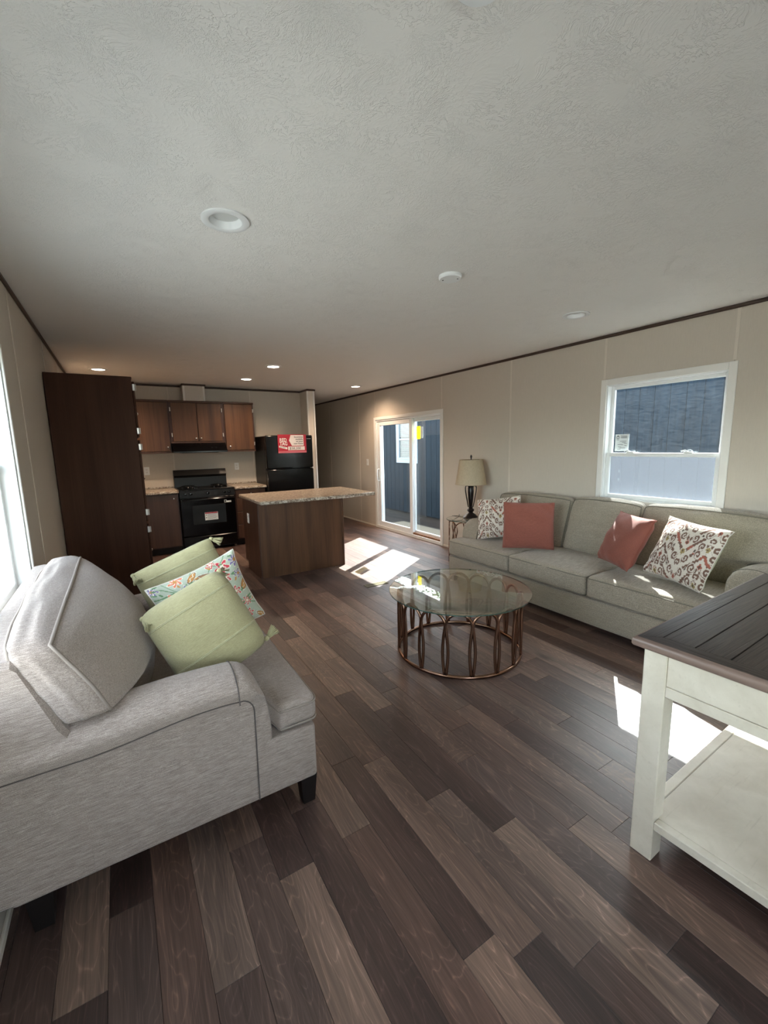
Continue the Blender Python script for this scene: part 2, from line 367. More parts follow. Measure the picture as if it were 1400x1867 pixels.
def top_wood(name, axis):
    t = NT(name); s = {'x': (1.6, 42, 42), 'y': (42, 1.6, 42)}[axis]; s2 = tuple(x*(7 if x > 3 else 4) for x in s)
    f = t.noise(t.coord(tuple(x*.16 for x in s)), 1.0, 2.5, .5, .8); r = t.ramp(t.math('ABSOLUTE', t.math('SINE', t.math('MULTIPLY', f, 40.0))), [(0, (1, 1, 1)), (.3, (0, 0, 0))])
    fb = t.noise(t.coord(s2), 1.0, 3, .65)
    h = t.math('SUBTRACT', t.math('MULTIPLY', fb, .6), t.math('MULTIPLY', r, .6))
    c = t.mix(t.math('MULTIPLY', r, .6), t.ramp(fb, [(.35, srgb(36, 29, 28)), (.65, srgb(78, 66, 61))]), srgb(30, 24, 23))
    return t.bsdf(c, .38, normal=t.bump(h, .45, .0014))
M['top_x'] = top_wood('dark_oak_along', 'x'); M['top_y'] = top_wood('dark_oak_across', 'y')
M['mould'] = wood('moulding_wood', (98, 80, 72), (142, 120, 108), 'y', .38)
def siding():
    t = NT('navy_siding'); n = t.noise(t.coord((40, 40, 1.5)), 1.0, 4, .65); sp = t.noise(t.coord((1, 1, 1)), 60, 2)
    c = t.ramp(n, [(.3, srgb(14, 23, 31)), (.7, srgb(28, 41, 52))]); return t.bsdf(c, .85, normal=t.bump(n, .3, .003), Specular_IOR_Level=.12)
M['siding'] = siding()
M['groove'] = plain('siding_groove', srgb(8, 11, 16), .8)
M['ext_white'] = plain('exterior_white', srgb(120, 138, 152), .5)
M['blind'] = plain('blind_slat', srgb(120, 128, 128), .6)
M['dark_glass'] = plain('dark_glass', srgb(40, 46, 50), .08)
M['roof'] = plain('shingle', srgb(70, 68, 68), .9)
M['skirt'] = plain('skirting_dark', srgb(14, 14, 15), .8)
def ground():
    t = NT('bare_ground'); n = t.noise(t.coord((1, 1, 1)), 6, 6, .7); return t.bsdf(t.ramp(n, [(.35, srgb(150, 146, 138)), (.65, srgb(186, 183, 176))]), .95, normal=t.bump(n, .6, .02))
M['ground'] = ground()
M['shaded_ground'] = NT('ground_in_shade'); _t = M['shaded_ground']; M['shaded_ground'] = _t.bsdf(_t.ramp(_t.noise(_t.coord((1, 1, 1)), 9, 5, .7), [(.35, srgb(15, 13, 11)), (.65, srgb(33, 29, 23))]), .95)  # near-black ground colour, holds the shade between the homes
M['sunlit_ground'] = plain('sunlit_ground', srgb(118, 112, 98), .85)  # pale colour imitating ground in sunlight
M['leaf'] = plain('leaf', srgb(84, 112, 60), .6); M['bark'] = plain('bark', srgb(88, 74, 60), .9)
def lens(on):
    t = NT('can_lens_on' if on else 'can_lens_off')
    if not on: return t.bsdf(srgb(206, 208, 204), .35)
    return t.surf(t.n('Emission', None, Color=(1, .86, .72, 1), Strength=9.0).outputs[0])
M['lens_on'] = lens(True); M['lens_off'] = lens(False)
def shade():
    t = NT('lamp_shade_cloth'); n = t.noise(t.coord((260, 260, 20)), 1.0, 2)
    c = t.ramp(n, [(.3, srgb(198, 182, 154)), (.7, srgb(216, 202, 176))]); d = t.n('BsdfDiffuse', None, Color=c); tl = t.n('BsdfTranslucent', None, Color=c)
    return t.surf(t.n('MixShader', None, i0=.35, i1=d.outputs[0], i2=tl.outputs[0]).outputs[0])
M['shade'] = shade()
# ------------------------------------------------------------------ room shell
XL, XR, H = -0.45, 3.945, 2.44
YN, YK, YE = -1.5, 7.28, 11.2       # near end wall, kitchen wall, hallway end
CROWN = 0.028
def wall_side(name, x, inward, holes, seams, y0, y1):
    """a wall of vinyl panels fixed over a core; holes = (y0,y1,z0,z1)"""
    root = struct_root(name, (x, (y0+y1)/2, 0)); s = -inward
    core = MB().holed(0, min(x+s*.008, x+s*.14), max(x+s*.008, x+s*.14), y0, y1, 0, H, holes)
    part('wall_core', core, M['wall'], root)
    ed = [y0] + seams + [y1]
    for a, b in zip(ed[:-1], ed[1:]):
        a2, b2 = a+.0015, b-.0015
        hs = [h for h in holes if h[0] < b2 and h[1] > a2]
        part('panel', MB().holed(0, min(x, x+s*.0075), max(x, x+s*.0075), a2, b2, 0.002, H, hs), M['wall'], root)
    for a in seams:
        zs = [(0.0, H-CROWN)]
        for h in holes:
            if h[0]-.06 < a < h[1]+.06: zs = [(0.0, h[2]-.06), (h[3]+.06, H-CROWN)] if h[2] > .2 else [(h[3]+.06, H-CROWN)]
        mb = MB()
        for z0, z1 in zs: mb.bbox(min(x, x+inward*.0035), max(x, x+inward*.0035), a-.011, a+.011, z0, z1, .001)
        part('batten', mb, M['batten'], root)
    return root
DOOR = (4.83, 6.65, 0.0, 1.925)
WIN = (1.455, 2.405, 0.93, 1.99)
LW = (0.95, 2.87, 0.76, 2.00)
wall_side('wall_right', XR, -1, [DOOR, WIN], [0.25, 1.43, 2.43, 3.56, 4.815, 6.665, 7.264, 8.568, 9.8], YN, YE)
wall_side('wall_left', XL, 1, [LW], [0.7, 3.33, 4.69, 5.73], YN, YK)
def wall_cross(name, y, inward, x0, x1, holes, seams):
    root = struct_root(name, ((x0+x1)/2, y, 0)); s = -inward
    part('wall_core', MB().holed(1, min(y+s*.008, y+s*.11), max(y+s*.008, y+s*.11), x0, x1, 0, H, holes), M['wall'], root)
    ed = [x0] + seams + [x1]
    for a, b in zip(ed[:-1], ed[1:]):
        part('panel', MB().holed(1, min(y, y+s*.0075), max(y, y+s*.0075), a+.0015, b-.0015, .002, H, [h for h in holes if h[0] < b and h[1] > a]), M['wall'], root)
    for a in seams:
        if any(h[0] < a < h[1] for h in holes): continue
        part('batten', MB().bbox(a-.011, a+.011, min(y, y+inward*.0035), max(y, y+inward*.0035), 0, H-CROWN, .001), M['batten'], root)
    return root
wall_cross('wall_kitchen', YK, -1, XL, 2.92, [], [0.72, 1.93])
FILLW = [(-.15, 1.05, .6, 1.8), (2.2, 2.9, .85, 1.8)]  # unseen openings, added and sized for fill light
wall_cross('wall_near', YN, 1, XL-.14, XR+.14, FILLW, [1.5, 3.3])
wall_cross('wall_hall_end', YE, -1, 2.81, XR+.14, [], [])
hw = struct_root('wall_hallway', (2.86, 8.5, 0))
part('wall_core', MB().box(2.806, 2.914, 6.965, YK-.002, 0, H), M['wall'], hw)
part('wall_core', MB().box(2.81, 2.914, YK+.112, YE, 0, H), M['wall'], hw)
part('panel', MB().box(2.80, 2.806, 6.985, YK-.001, 0, H), M['wall'], hw)
part('panel', MB().box(2.914, 2.92, 6.985, YE, 0, H), M['wall'], hw)
part('end_cap', MB().bbox(2.795, 2.925, 6.945, 6.965, 0, H-CROWN, .003), M['batten'], hw)
part('corner_trim', MB().bbox(2.79, 2.815, 6.938, 6.96, 0, H-CROWN, .003).bbox(2.90, 2.93, 6.938, 6.99, 0, H-CROWN, .003), M['white_trim'], hw)

CANS_ON = [(-0.094, 6.198), (1.634, 6.263), (1.681, 5.19), (3.40, 6.34), (3.36, 9.6)]
CANS_OFF = [(0.488, 2.03), (3.101, 2.171)]
hh = .066
cr = struct_root('ceiling', ((XL+XR)/2, 4.8, H))
part('ceiling_board', MB().holed(2, H, H+.11, XL-.14, XR+.14, YN-.12, YE+.12, [(x-hh, x+hh, y-hh, y+hh) for x, y in CANS_ON[:4]+CANS_OFF]), M['ceiling'], cr)
def crown(i, x0, x1, y0, y1):
    part('crown', MB().bbox(x0, x1, y0, y1, H-CROWN, H, .006), M['crown'], None)['kind'] = 'structure'
    COL.objects[-1].name = 'trim_%d' % i; COL.objects[-1].data.name = 'trim'
T = .016
crown(1, XR-T, XR, YN, YE); crown(2, XL, XL+T, YN, YK)
crown(3, XL+T, .905, YK-T, YK); crown(4, 1.205, 2.80, YK-T, YK)
crown(5, 2.80-T, 2.80, 6.945, YK-T); crown(6, 2.80-T, 2.925, 6.925, 6.941); crown(7, 2.925, 2.925+T, 6.925, YE)
part('baseboard', MB().bbox(XR-.012, XR, YN, 4.775, 0, .03, .004).bbox(XR-.012, XR, 6.705, YE, 0, .03, .004), M['batten'])['kind'] = 'structure'
COL.objects[-1].name = 'baseboard_right'
part('baseboard', MB().bbox(XL, XL+.012, YN, 4.40, 0, .03, .004), M['batten'])['kind'] = 'structure'
COL.objects[-1].name = 'baseboard_left'

# ------------------------------------------------------------------ floor of planks
fl = struct_root('floor', (2.0, 4.8, 0))
part('subfloor', MB().box(XL-.14, XR+.14, YN-.12, YE+.12, -.12, -.0042), M['dark'], fl)
PW, PL, X0 = 0.1255, 0.905, 1.085
known = {0: .547, -1: .803, 1: .895, -3: .985, -5: 1.05, 3: 1.207, -8: 1.292, -6: 1.248, 8: 1.375, -4: .62, 2: .40, -7: .80}
tones = [(0, 1.0, .86), (0, 2.5, .8), (0, .3, .12), (0, 1.8, .2), (-1, 1.2, .58), (-1, .5, .35), (1, .5, .72), (1, 1.3, .3), (-3, .6, .9), (-3, 1.3, .16), (-2, .9, .7), (-5, .8, .4), (-5, 1.3, .2), (3, .9, .08), (3, 1.6, .6), (-8, 1.5, .85), (-8, 1.0, .45), (-6, .9, .92), (-6, 1.5, .28), (8, 1.7, .75), (8, 1.0, .1), (-4, 1.0, .45), (2, .9, .4), (-7, 1.0, .5)]   # column, y inside the plank, tone
planks = []
rp = random.Random(21)
k0, k1 = int(math.floor((XL-X0)/PW)), int(math.ceil((XR-X0)/PW))
prev = .4
for k in range(k0, k1):
    xa, xb = max(X0+k*PW, XL), min(X0+(k+1)*PW, XR)
    if xb-xa < .004: continue
    y = known.get(k, rp.random()*PL)
    while y > YN: y -= PL
    first = True
    while y < YE:
        L = PL if rp.random() > .3 else PL*.76
        ya, yb = max(y, YN), min(y+L, YE)
        if yb-ya > .01:
            tn = rp.choice([.06, .18, .25, .35, .42, .5, .62, .8, .95]); tn = min(1, max(0, tn + rp.uniform(-.06, .06)))
            for kk, yy, tt in tones:
                if kk == k and ya < yy < yb: tn = tt
            planks.append((xa, xb, ya, yb, tn, rp.random(), rp.random()))
        y += L
def vis_key(p):
    return math.hypot(((p[0]+p[1])/2), ((p[2]+p[3])/2 - 0.0)) + (5 if (p[3] < .1) else 0)
planks.sort(key=vis_key)
g = .0005
def plank_geo(mb, p):
    mb.bbox(p[0]+g, p[1]-g, p[2]+g, p[3]-g, -.004, 0.0, .0007)
def tone_attr(me, cols):
    at = me.color_attributes.new('tone', 'FLOAT_COLOR', 'CORNER'); at.data.foreach_set('color', cols)
for p in planks[:290]:
    mb = MB(); plank_geo(mb, p); o = part('plank', mb, M['floor'], fl)
    tone_attr(o.data, np.tile([p[4], p[5], p[6], 1.0], len(o.data.loops)).astype(np.float32))
mb = MB(); cl = []
for p in planks[290:]:
    n0 = len(mb.f); plank_geo(mb, p); cl += [p[4], p[5], p[6], 1.0]*sum(len(q) for q in mb.f[n0:])
o = part('far_planks', mb, M['floor'], fl, kind='stuff'); tone_attr(o.data, np.array(cl, dtype=np.float32))

# ------------------------------------------------------------------ sliding door
def frame_yz(mb, x0, x1, y0, y1, z0, z1, w, b=.003, wt=None, wb=None):
    wt = wt or w; wb = w if wb is None else wb
    mb.bbox(x0, x1, y0, y0+w, z0, z1, b); mb.bbox(x0, x1, y1-w, y1, z0, z1, b)
    mb.bbox(x0, x1, y0+w, y1-w, z1-wt, z1, b)
    if wb: mb.bbox(x0, x1, y0+w, y1-w, z0, z0+wb, b)
    return mb
def add_text(body, size, mat, parent, loc, rot, name='lettering', align='LEFT', ext=.0003, sx=1.0, label=None, shear=0.0, bold=0.0):
    cu = bpy.data.curves.new(name, 'FONT'); cu.body = body; cu.size = size; cu.align_x = align; cu.extrude = ext; cu.resolution_u = 3; cu.shear = shear; cu.offset = bold
    tmp = bpy.data.objects.new('tmp_text', cu); COL.objects.link(tmp)
    dg = bpy.context.evaluated_depsgraph_get(); dg.update(); me = bpy.data.meshes.new_from_object(tmp.evaluated_get(dg)); bpy.data.objects.remove(tmp); bpy.data.curves.remove(cu)
    me.transform(Matrix.LocRotScale(Vector(loc), rot, Vector((sx, 1, 1)))); me.materials.clear(); me.materials.append(mat); me.name = name
    o = link(name, me, parent)
    if label: o['label'] = label
    return o
ROT_XZ = Matrix(((1,0,0),(0,0,-1),(0,1,0))).to_euler()      # text reading along +x, facing -y
ROT_YZ = Matrix(((0,0,-1),(-1,0,0),(0,1,0))).to_euler()     # text reading along -y, facing -x
d = struct_root('door_1', (XR, 5.74, 0))
y0, y1, z0, z1 = DOOR
part('casing', frame_yz(MB(), XR-.014, XR, y0-.05, y1+.05, 0.0, z1+.045, .055, .003, wt=.05, wb=.05), M['white_trim'], d)
part('door_frame', frame_yz(MB(), XR+.001, XR+.14, y0, y1, 0.0, z1, .03, .003, wb=.045), M['vinyl'], d)
ym = 5.60
s1 = part('sliding_sash', frame_yz(MB(), XR+.015, XR+.055, ym-.03, y1-.03, .045, z1-.03, .075, .005, wb=.085), M['vinyl'], d)
part('pane', MB().box(XR+.030, XR+.036, ym+.045, y1-.105, .13, z1-.105), M['pane'], s1)
part('handle', MB().tube([(XR+.012, 6.58, 1.07), (XR-.03, 6.575, 1.06), (XR-.045, 6.56, 1.0), (XR-.045, 6.56, .93), (XR-.03, 6.575, .87), (XR+.012, 6.58, .86)], .011, 8).bbox(XR+.008, XR+.016, 6.56, 6.60, .85, 1.08, .003), M['vinyl'], s1, True)
s2 = part('fixed_sash', frame_yz(MB(), XR+.07, XR+.11, y0+.03, ym+.04, .045, z1-.03, .055, .005, wb=.06), M['vinyl'], d)
part('pane', MB().box(XR+.086, XR+.092, y0+.085, ym-.015, .105, z1-.085), M['pane'], s2)
part('wooden_track', MB().bbox(XR+.016, XR+.068, y0+.03, ym-.032, .045, .075, .002), M['brown_sill'], d, label='strip of bare brown wood along the door track')
part('sticker', MB().box(XR+.083, XR+.0855, 5.44, 5.535, 1.57, 1.765), M['yellow'], d, label='yellow paper sticker')
part('sticker', MB().box(XR+.083, XR+.0855, 5.375, 5.435, 1.58, 1.755), M['sticker'], d, label='white paper sticker')
mb = MB()
for i in range(5): mb.box(XR+.0822, XR+.083, 5.46, 5.52, 1.60+i*.028, 1.606+i*.028)
part('print', mb, M['ink_black'], d)
# ------------------------------------------------------------------ double-hung window, right wall
def hung_window(name, X, s, hole, sash_w=.032, lower_mat='obscure', casing=.05):
    """s = +1 when outside is +x"""
    root = struct_root(name, (X, (hole[0]+hole[1])/2, hole[2])); y0, y1, z0, z1 = hole
    def bx(a, b): return (min(X+s*a, X+s*b), max(X+s*a, X+s*b))
    a, b = bx(-.012, 0); part('casing', frame_yz(MB(), a, b, y0-casing, y1+casing, z0-casing, z1+casing, casing+.004, .003), M['white_trim'], root)
    a, b = bx(.0005, .10); part('jamb_liner', frame_yz(MB(), a, b, y0, y1, z0, z1, .014, .002), M['vinyl'], root)
    return root, bx
w1, bx = hung_window('window_1', XR, 1, WIN)
y0, y1, z0, z1 = WIN; zm = 1.335
a, b = bx(.062, .092); us = part('upper_sash', frame_yz(MB(), a, b, y0+.014, y1-.014, zm, z1-.014, .03, .003), M['vinyl'], w1)
a, b = bx(.074, .079); part('pane', MB().box(a, b, y0+.044, y1-.044, zm+.03, z1-.044), M['pane_dusty'], us)
a, b = bx(.03, .06); ls = part('lower_sash', frame_yz(MB(), a, b, y0+.014, y1-.014, z0+.014, zm+.03, .034, .003), M['vinyl'], w1)
a, b = bx(.042, .047); part('pane', MB().box(a, b, y0+.048, y1-.048, z0+.048, zm-.004), M['pane'], ls)
a, b = bx(.094, .0948); part('insect_screen', MB().box(a, b, y0+.02, y1-.02, z0+.02, zm+.01), M['screen'], w1, label='silvery speckled insect screen')
for yy in (1.70, 2.17):
    a, b = bx(.022, .045); part('latch', MB().bbox(a, b, yy-.035, yy+.03, zm+.03, zm+.042, .003).tube([(XR+.034, yy, zm+.042), (XR+.03, yy+.02, zm+.055), (XR+.026, yy+.05, zm+.045)], .006, 6), M['vinyl'], ls, True)
a, b = bx(.070, .0735); stk = part('sticker', MB().box(a, b, 2.21, 2.335, 1.38, 1.535), M['sticker'], us, label='white printed glazing label')
a, b = bx(.0690, .0700); mb = MB()
# small house mark, heading lines and table of figures
mb.box(a, b, 2.298, 2.302, 1.497, 1.515); mb.box(a, b, 2.318, 2.322, 1.497, 1.515); mb.box(a, b, 2.298, 2.322, 1.495, 1.499); mb.prism([(2.296, 1.513), (2.324, 1.513), (2.310, 1.527)], a, b, 0)
mb.box(a, b, 2.298, 2.322, 1.483, 1.488)
for i in range(4): mb.box(a, b, 2.225, 2.285-.006*(i % 2), 1.520-i*.007, 1.5225-i*.007)
for i, (p, q) in enumerate([(2.23, 2.29), (2.235, 2.27), (2.225, 2.25), (2.26, 2.31), (2.225, 2.245), (2.275, 2.305), (2.235, 2.29), (2.28, 2.31)]): mb.box(a, b, p, q, 1.47-i*.0105, 1.4735-i*.0105)
part('print', mb, M['ink'], us)
# ------------------------------------------------------------------ left window
w2, bx = hung_window('window_2', XL, -1, LW, casing=.02)
y0, y1, z0, z1 = LW; zm = 1.40
part('sill', MB().bbox(XL-.10, XL+.004, y0+.014, y1-.014, z0+.0, z0+.02, .003), M['white_trim'], w2)
for ya, yb in ((y0+.014, (y0+y1)/2-.02), ((y0+y1)/2+.02, y1-.014)):
    a, b = bx(.088, .10); f1 = part('upper_sash', frame_yz(MB(), a, b, ya, yb, zm, z1-.014, .03, .003), M['vinyl'], w2)
    a, b = bx(.092, .096); part('pane', MB().box(a, b, ya+.03, yb-.03, zm+.03, z1-.044), M['pane'], f1)
    a, b = bx(.065, .088); f2 = part('lower_sash', frame_yz(MB(), a, b, ya, yb, z0+.02, zm+.03, .034, .003), M['vinyl'], w2)
    a, b = bx(.074, .078); part('pane', MB().box(a, b, ya+.034, yb-.034, z0+.054, zm-.004), M['pane'], f2)
a, b = bx(.06, .10); part('mullion', MB().bbox(a, b, (y0+y1)/2-.02, (y0+y1)/2+.02, z0+.02, z1-.014, .003), M['vinyl'], w2)
# unseen windows behind the camera, added to give fill light
for i, hl in enumerate(FILLW):
    r = struct_root('window_%d' % (i+3), ((hl[0]+hl[1])/2, YN, hl[2])); x0, x1, za, zb = hl; mb = MB()
    for (p, q, u, v) in ((x0, x0+.04, za, zb), (x1-.04, x1, za, zb), (x0+.04, x1-.04, za, za+.04), (x0+.04, x1-.04, zb-.04, zb), (x0+.04, x1-.04, (za+zb)/2-.02, (za+zb)/2+.02)): mb.bbox(p, q, YN-.08, YN-.04, u, v, .003)
    part('window_frame', mb, M['vinyl'], r); part('pane', MB().box(x0+.04, x1-.04, YN-.062, YN-.058, za+.04, zb-.04), M['pane'], r)
# ------------------------------------------------------------------ kitchen
def knob(mb_parent, x, y, z, axis):
    mb = MB()
    prof = [(.004, 0), (.004, .012), (.012, .016), (.0145, .022), (.011, .028), (.004, .030)]
    if axis == 1: mb.lathe([(r, -h) for r, h in prof], (x, y, z), 12, 1)
    else: mb.lathe([(r, h) for r, h in prof], (x, y, z), 12, 0)
    return part('knob', mb, M['chrome'], mb_parent, True)
def door_front(root, x0, x1, y, z0, z1, mat, kx=None, kz=None, hinge_x=None, hz=(), nm='door'):
    dr = part(nm, MB().bbox(x0, x1, y-.018, y, z0, z1, .003), mat, root)
    if kx is not None: knob(dr, kx, y-.018, kz, 1)
    for z in hz: part('hinge', MB().bbox(hinge_x-.006, hinge_x+.006, y-.024, y-.001, z-.028, z+.028, .002).tube([(hinge_x, y-.022, z-.02), (hinge_x, y-.022, z+.02)], .004, 6), M['hinge'], dr)
    return dr
# tall pantry, side panel towards the camera
r = thing('pantry_cabinet', (-.14, 4.72, 0), 'tall dark wood pantry cabinet against the left wall, plain side panel showing', 'cabinet')
part('body', MB().box(XL+.006, .163, 4.424, 5.03, .10, 2.10), M['pantry'], r)
part('side_panel', MB().bbox(XL+.006, .163, 4.408, 4.424, 0.0, 2.116, .002), M['pantry'], r)
part('top_panel', MB().bbox(XL+.006, .168, 4.424, 5.03, 2.10, 2.116, .002), M['pantry'], r)
part('toe_kick', MB().box(XL+.03, .12, 4.424, 5.03, 0, .10), M['dark'], r)
for za, zb, hz in ((1.60, 2.08, (2.03, 1.655)), (.84, 1.575, (1.515, .925)), (.12, .815, (.765, .17))):
    dr = part('door', MB().bbox(.165, .184, 4.44, 5.02, za, zb, .003), M['pantry'], r)
    for z in hz: part('hinge', MB().bbox(  .166, .186, 4.426, 4.442, z-.028, z+.028, .003).tube([(.191, 4.432, z-.026), (.191, 4.432, z+.026)], .006, 8), M['hinge'], dr)
    mb = MB().lathe([(.004, 0), (.004, .012), (.012, .016), (.0145, .022), (.011, .028), (.004, .030)], (.184, 4.95, (za+zb)/2), 12, 0); part('knob', mb, M['chrome'], dr, True)
# upper cabinets
yF = 6.975
G = 'wall cabinets above the range'
def upper(x0, x1, z0, z1, doors, label):
    r = thing('wall_cabinet', ((x0+x1)/2, YK-.15, z0), label, 'cabinet', G)
    part('body', MB().bbox(x0+.001, x1-.001, yF+.001, YK-.004, z0, z1, .002), M['cabedge'], r)
    part('top_molding', MB().bbox(x0+.001, x1-.001, yF-.028, yF, z1-.022, z1+.006, .004), M['cab_low'], r)
    part('bottom_rail', MB().bbox(x0+.001, x1-.001, yF-.01, yF, z0, z0+.022, .002), M['cab_low'], r)
    for (a, b, kx, hx) in doors:
        door_front(r, a, b, yF, z0+.025, z1-.026, M['cab'], kx, z0+.085 if z1-z0 > .65 else z0+.07, hx, (z1-.12, z0+.12) if hx else ())
    return r
upper(.20, .68, 1.437, 2.182, [(.215, .662, .63, None)], 'tall wall cabinet left of the range hood, single wooden door')
upper(.68, 1.428, 1.577, 2.182, [(.715, 1.048, 1.02, .70), (1.06, 1.395, 1.09, 1.41)], 'short double-door wall cabinet directly over the range hood')
upper(1.428, 1.892, 1.437, 2.182, [(1.446, 1.868, 1.50, 1.878)], 'tall wall cabinet right of the range hood, beside the fridge')
upper(-.44, .20, 1.437, 2.182, [(-.42, .19, -.36, None)], 'wall cabinet in the left kitchen corner, hidden by the pantry')
# vent chase
r = thing('vent_chase', (1.055, 7.16, 2.19), 'pale boxed vent chase between wall cabinets and ceiling', 'vent')
part('box', MB().bbox(.907, 1.203, 7.046, YK-.001, 2.19, H-.001, .003), M['chase'], r)
for q in ((.902, .93), (1.18, 1.208)): part('corner_strip', MB().bbox(*q, 7.040, 7.07, 2.19, H-CROWN, .002), M['white_trim'], r)
part('crown', MB().bbox(.892, 1.218, 7.028, 7.040, H-CROWN, H-.0005, .004).bbox(.890, .902, 7.028, YK-.017, H-CROWN, H-.0005, .004).bbox(1.208, 1.22, 7.028, YK-.017, H-CROWN, H-.0005, .004), M['crown'], r)
# range hood
r = thing('range_hood', (1.054, 7.1, 1.44), 'black under-cabinet range hood above the stove', 'range hood')
part('body', MB().prism([(6.80, 1.44), (6.80, 1.458), (6.93, 1.575), (7.27, 1.575), (7.27, 1.44)], .684, 1.424, 0), M['black'], r)
part('light_lens', MB().bbox(.80, 1.3, 6.84, 7.2, 1.433, 1.4395, .002), M['black_flat'], r)
part('switch', MB().bbox(1.20, 1.225, 6.848, 6.862, 1.497, 1.512, .002), M['black_flat'], r); part('switch', MB().bbox(1.26, 1.285, 6.848, 6.862, 1.497, 1.512, .002), M['black_flat'], r)
# base cabinets and counters
def base_cab(x0, x1, kind, label):
    r = thing('base_cabinet', ((x0+x1)/2, 7.0, 0), label, 'cabinet', 'base cabinets beside the range'); y = 6.70
    part('body', MB().bbox(x0+.001, x1-.001, y, YK-.004, .10, .872, .002), M['cabedge'], r)
    part('toe_kick', MB().box(x0+.001, x1-.001, y+.07, YK-.01, 0, .10), M['dark'], r)
    if kind == 'door': door_front(r, x0+.02, x1-.015, y, .115, .86, M['cab_low'], x1-.07, .80)
    else:
        for za, zb in ((.735, .86), (.53, .725), (.33, .52), (.115, .32)):
            door_front(r, x0+.015, x1-.015, y, za, zb, M['cab_low'], (x0+x1)/2, (za+zb)/2, nm='drawer')
    return r
base_cab(.20, .682, 'door', 'dark base cabinet left of the stove, one door with small round knob')
base_cab(-.44, .20, 'door', 'base cabinet in the left kitchen corner behind the pantry')
base_cab(1.456, 1.925, 'drawer', 'base cabinet with drawers between the stove and the fridge')
for (x0, x1, lb) in ((-.44, .684, 'left length of speckled beige countertop beside the stove'), (1.454, 1.94, 'short right length of speckled countertop next to the fridge')):
    r = thing('countertop', ((x0+x1)/2, 7.0, .873), lb, 'countertop', 'speckled laminate worktops on the kitchen wall')
    part('slab', MB().bbox(x0, x1, 6.655, YK-.002, .873, .911, .008), M['granite'], r)
    part('backsplash', MB().bbox(x0, x1, YK-.02, YK-.002, .9112, .935, .004), M['granite'], r)
# range
r = thing('gas_range', (1.07, 6.95, 0), 'black freestanding gas range with tall backguard and warning label', 'stove')
x0, x1 = .690, 1.448
part('body', MB().bbox(x0, x1, 6.70, 7.25, .03, .895, .004), M['black_flat'], r)
part('cooktop', MB().bbox(x0-.002, x1+.002, 6.665, 7.25, .895, .915, .006), M['black'], r)
part('backguard', MB().prism([(7.17, .916), (7.185, 1.06), (7.175, 1.07), (7.165, 1.095), (7.20, 1.175), (7.26, 1.175), (7.26, .916)], x0, x1, 0), M['black_flat'], r, label='tall black backguard with a recessed band')
part('control_panel', MB().prism([(6.70, .80), (6.655, .80), (6.672, .894), (6.70, .894)], x0, x1, 0), M['black_flat'], r)
for i, kx in enumerate((.77, .84, 1.0694, 1.30, 1.37)):
    part('control_knob', MB().lathe([(.021, 0), (.020, -.012), (.017, -.024), (.0, -.026)], (kx, 6.662, .85), 16, 1).bbox(kx-.003, kx+.003, 6.63, 6.655, .832, .868, .001), M['black'], r, True)
dr = part('oven_door', MB().bbox(x0+.005, x1-.005, 6.648, 6.70, .235, .79, .006), M['black'], r)
part('oven_window', MB().bbox(.84, 1.30, 6.6455, 6.6485, .40, .68, .002), M['dark_glass'], dr)
part('handle', MB().tube([(.72, 6.648, .765), (.72, 6.612, .765), (.74, 6.605, .765), (1.40, 6.605, .765), (1.42, 6.612, .765), (1.42, 6.648, .765)], .011, 8), M['black'], dr, True)
part('broiler_drawer', MB().bbox(x0+.005, x1-.005, 6.65, 6.70, .06, .225, .006).bbox(.80, 1.34, 6.645, 6.651, .195, .215, .002), M['black'], r)
lb = part('warning_label', MB().box(1.0, 1.182, 6.6425, 6.6445, .452, .568), M['sticker'], r, label='white and red warning label')
mb = MB(); mb.box(1.004, 1.178, 6.6418, 6.6424, .548, .566); part('heading_band', mb, M['red'], lb)
mb = MB()
for i in range(7): mb.box(1.035, 1.172-.02*(i % 3 == 2), 6.6418, 6.6424, .536-i*.0115, .5385-i*.0115)
mb.prism([(1.010, .524), (1.028, .524), (1.019, .54)], 6.6418, 6.6424, 1); mb.prism([(1.010, .484), (1.028, .484), (1.019, .50)], 6.6418, 6.6424, 1)
part('print', mb, M['ink_black'], lb)
lb = part('badge_label', MB().box(1.285, 1.385, 6.6425, 6.6445, .693, .718).box(1.285, 1.318, 6.6425, 6.6445, .718, .732), M['sticker'], r, label='small white label')
part('print', MB().box(1.29, 1.312, 6.6418, 6.6424, .70, .726), M['ink_black'], lb)
for gx in (.86, 1.275):
    for gy in (6.81, 7.05):
        mb = MB().lathe([(.035, .916), (.04, .922), (.03, .93), (0, .931)], (gx, gy, 0), 16)
        part('burner', mb, M['black_flat'], r, True)
        mb = MB()
        for a in range(4): mb.bbox(gx-.09, gx+.09, gy-.004, gy+.004, .936, .944, .002) if a == 0 else None
        mb.bbox(gx-.004, gx+.004, gy-.09, gy+.09, .936, .944, .002)
        mb.tube([(gx+.085*math.cos(t), gy+.085*math.sin(t), .938) for t in [2*PI*i/20 for i in range(20)]], .004, 6, True)
        for sx, sy in ((.085, 0), (-.085, 0), (0, .085), (0, -.085)): mb.bbox(gx+sx-.004, gx+sx+.004, gy+sy-.004, gy+sy+.004, .9155, .94, .001)
        part('grate', mb, M['black'], r, True)
for fx in (.72, 1.42): part('foot', MB().lathe([(.018, 0), (.018, .03)], (fx, 6.73, 0), 10), M['chrome'], r)
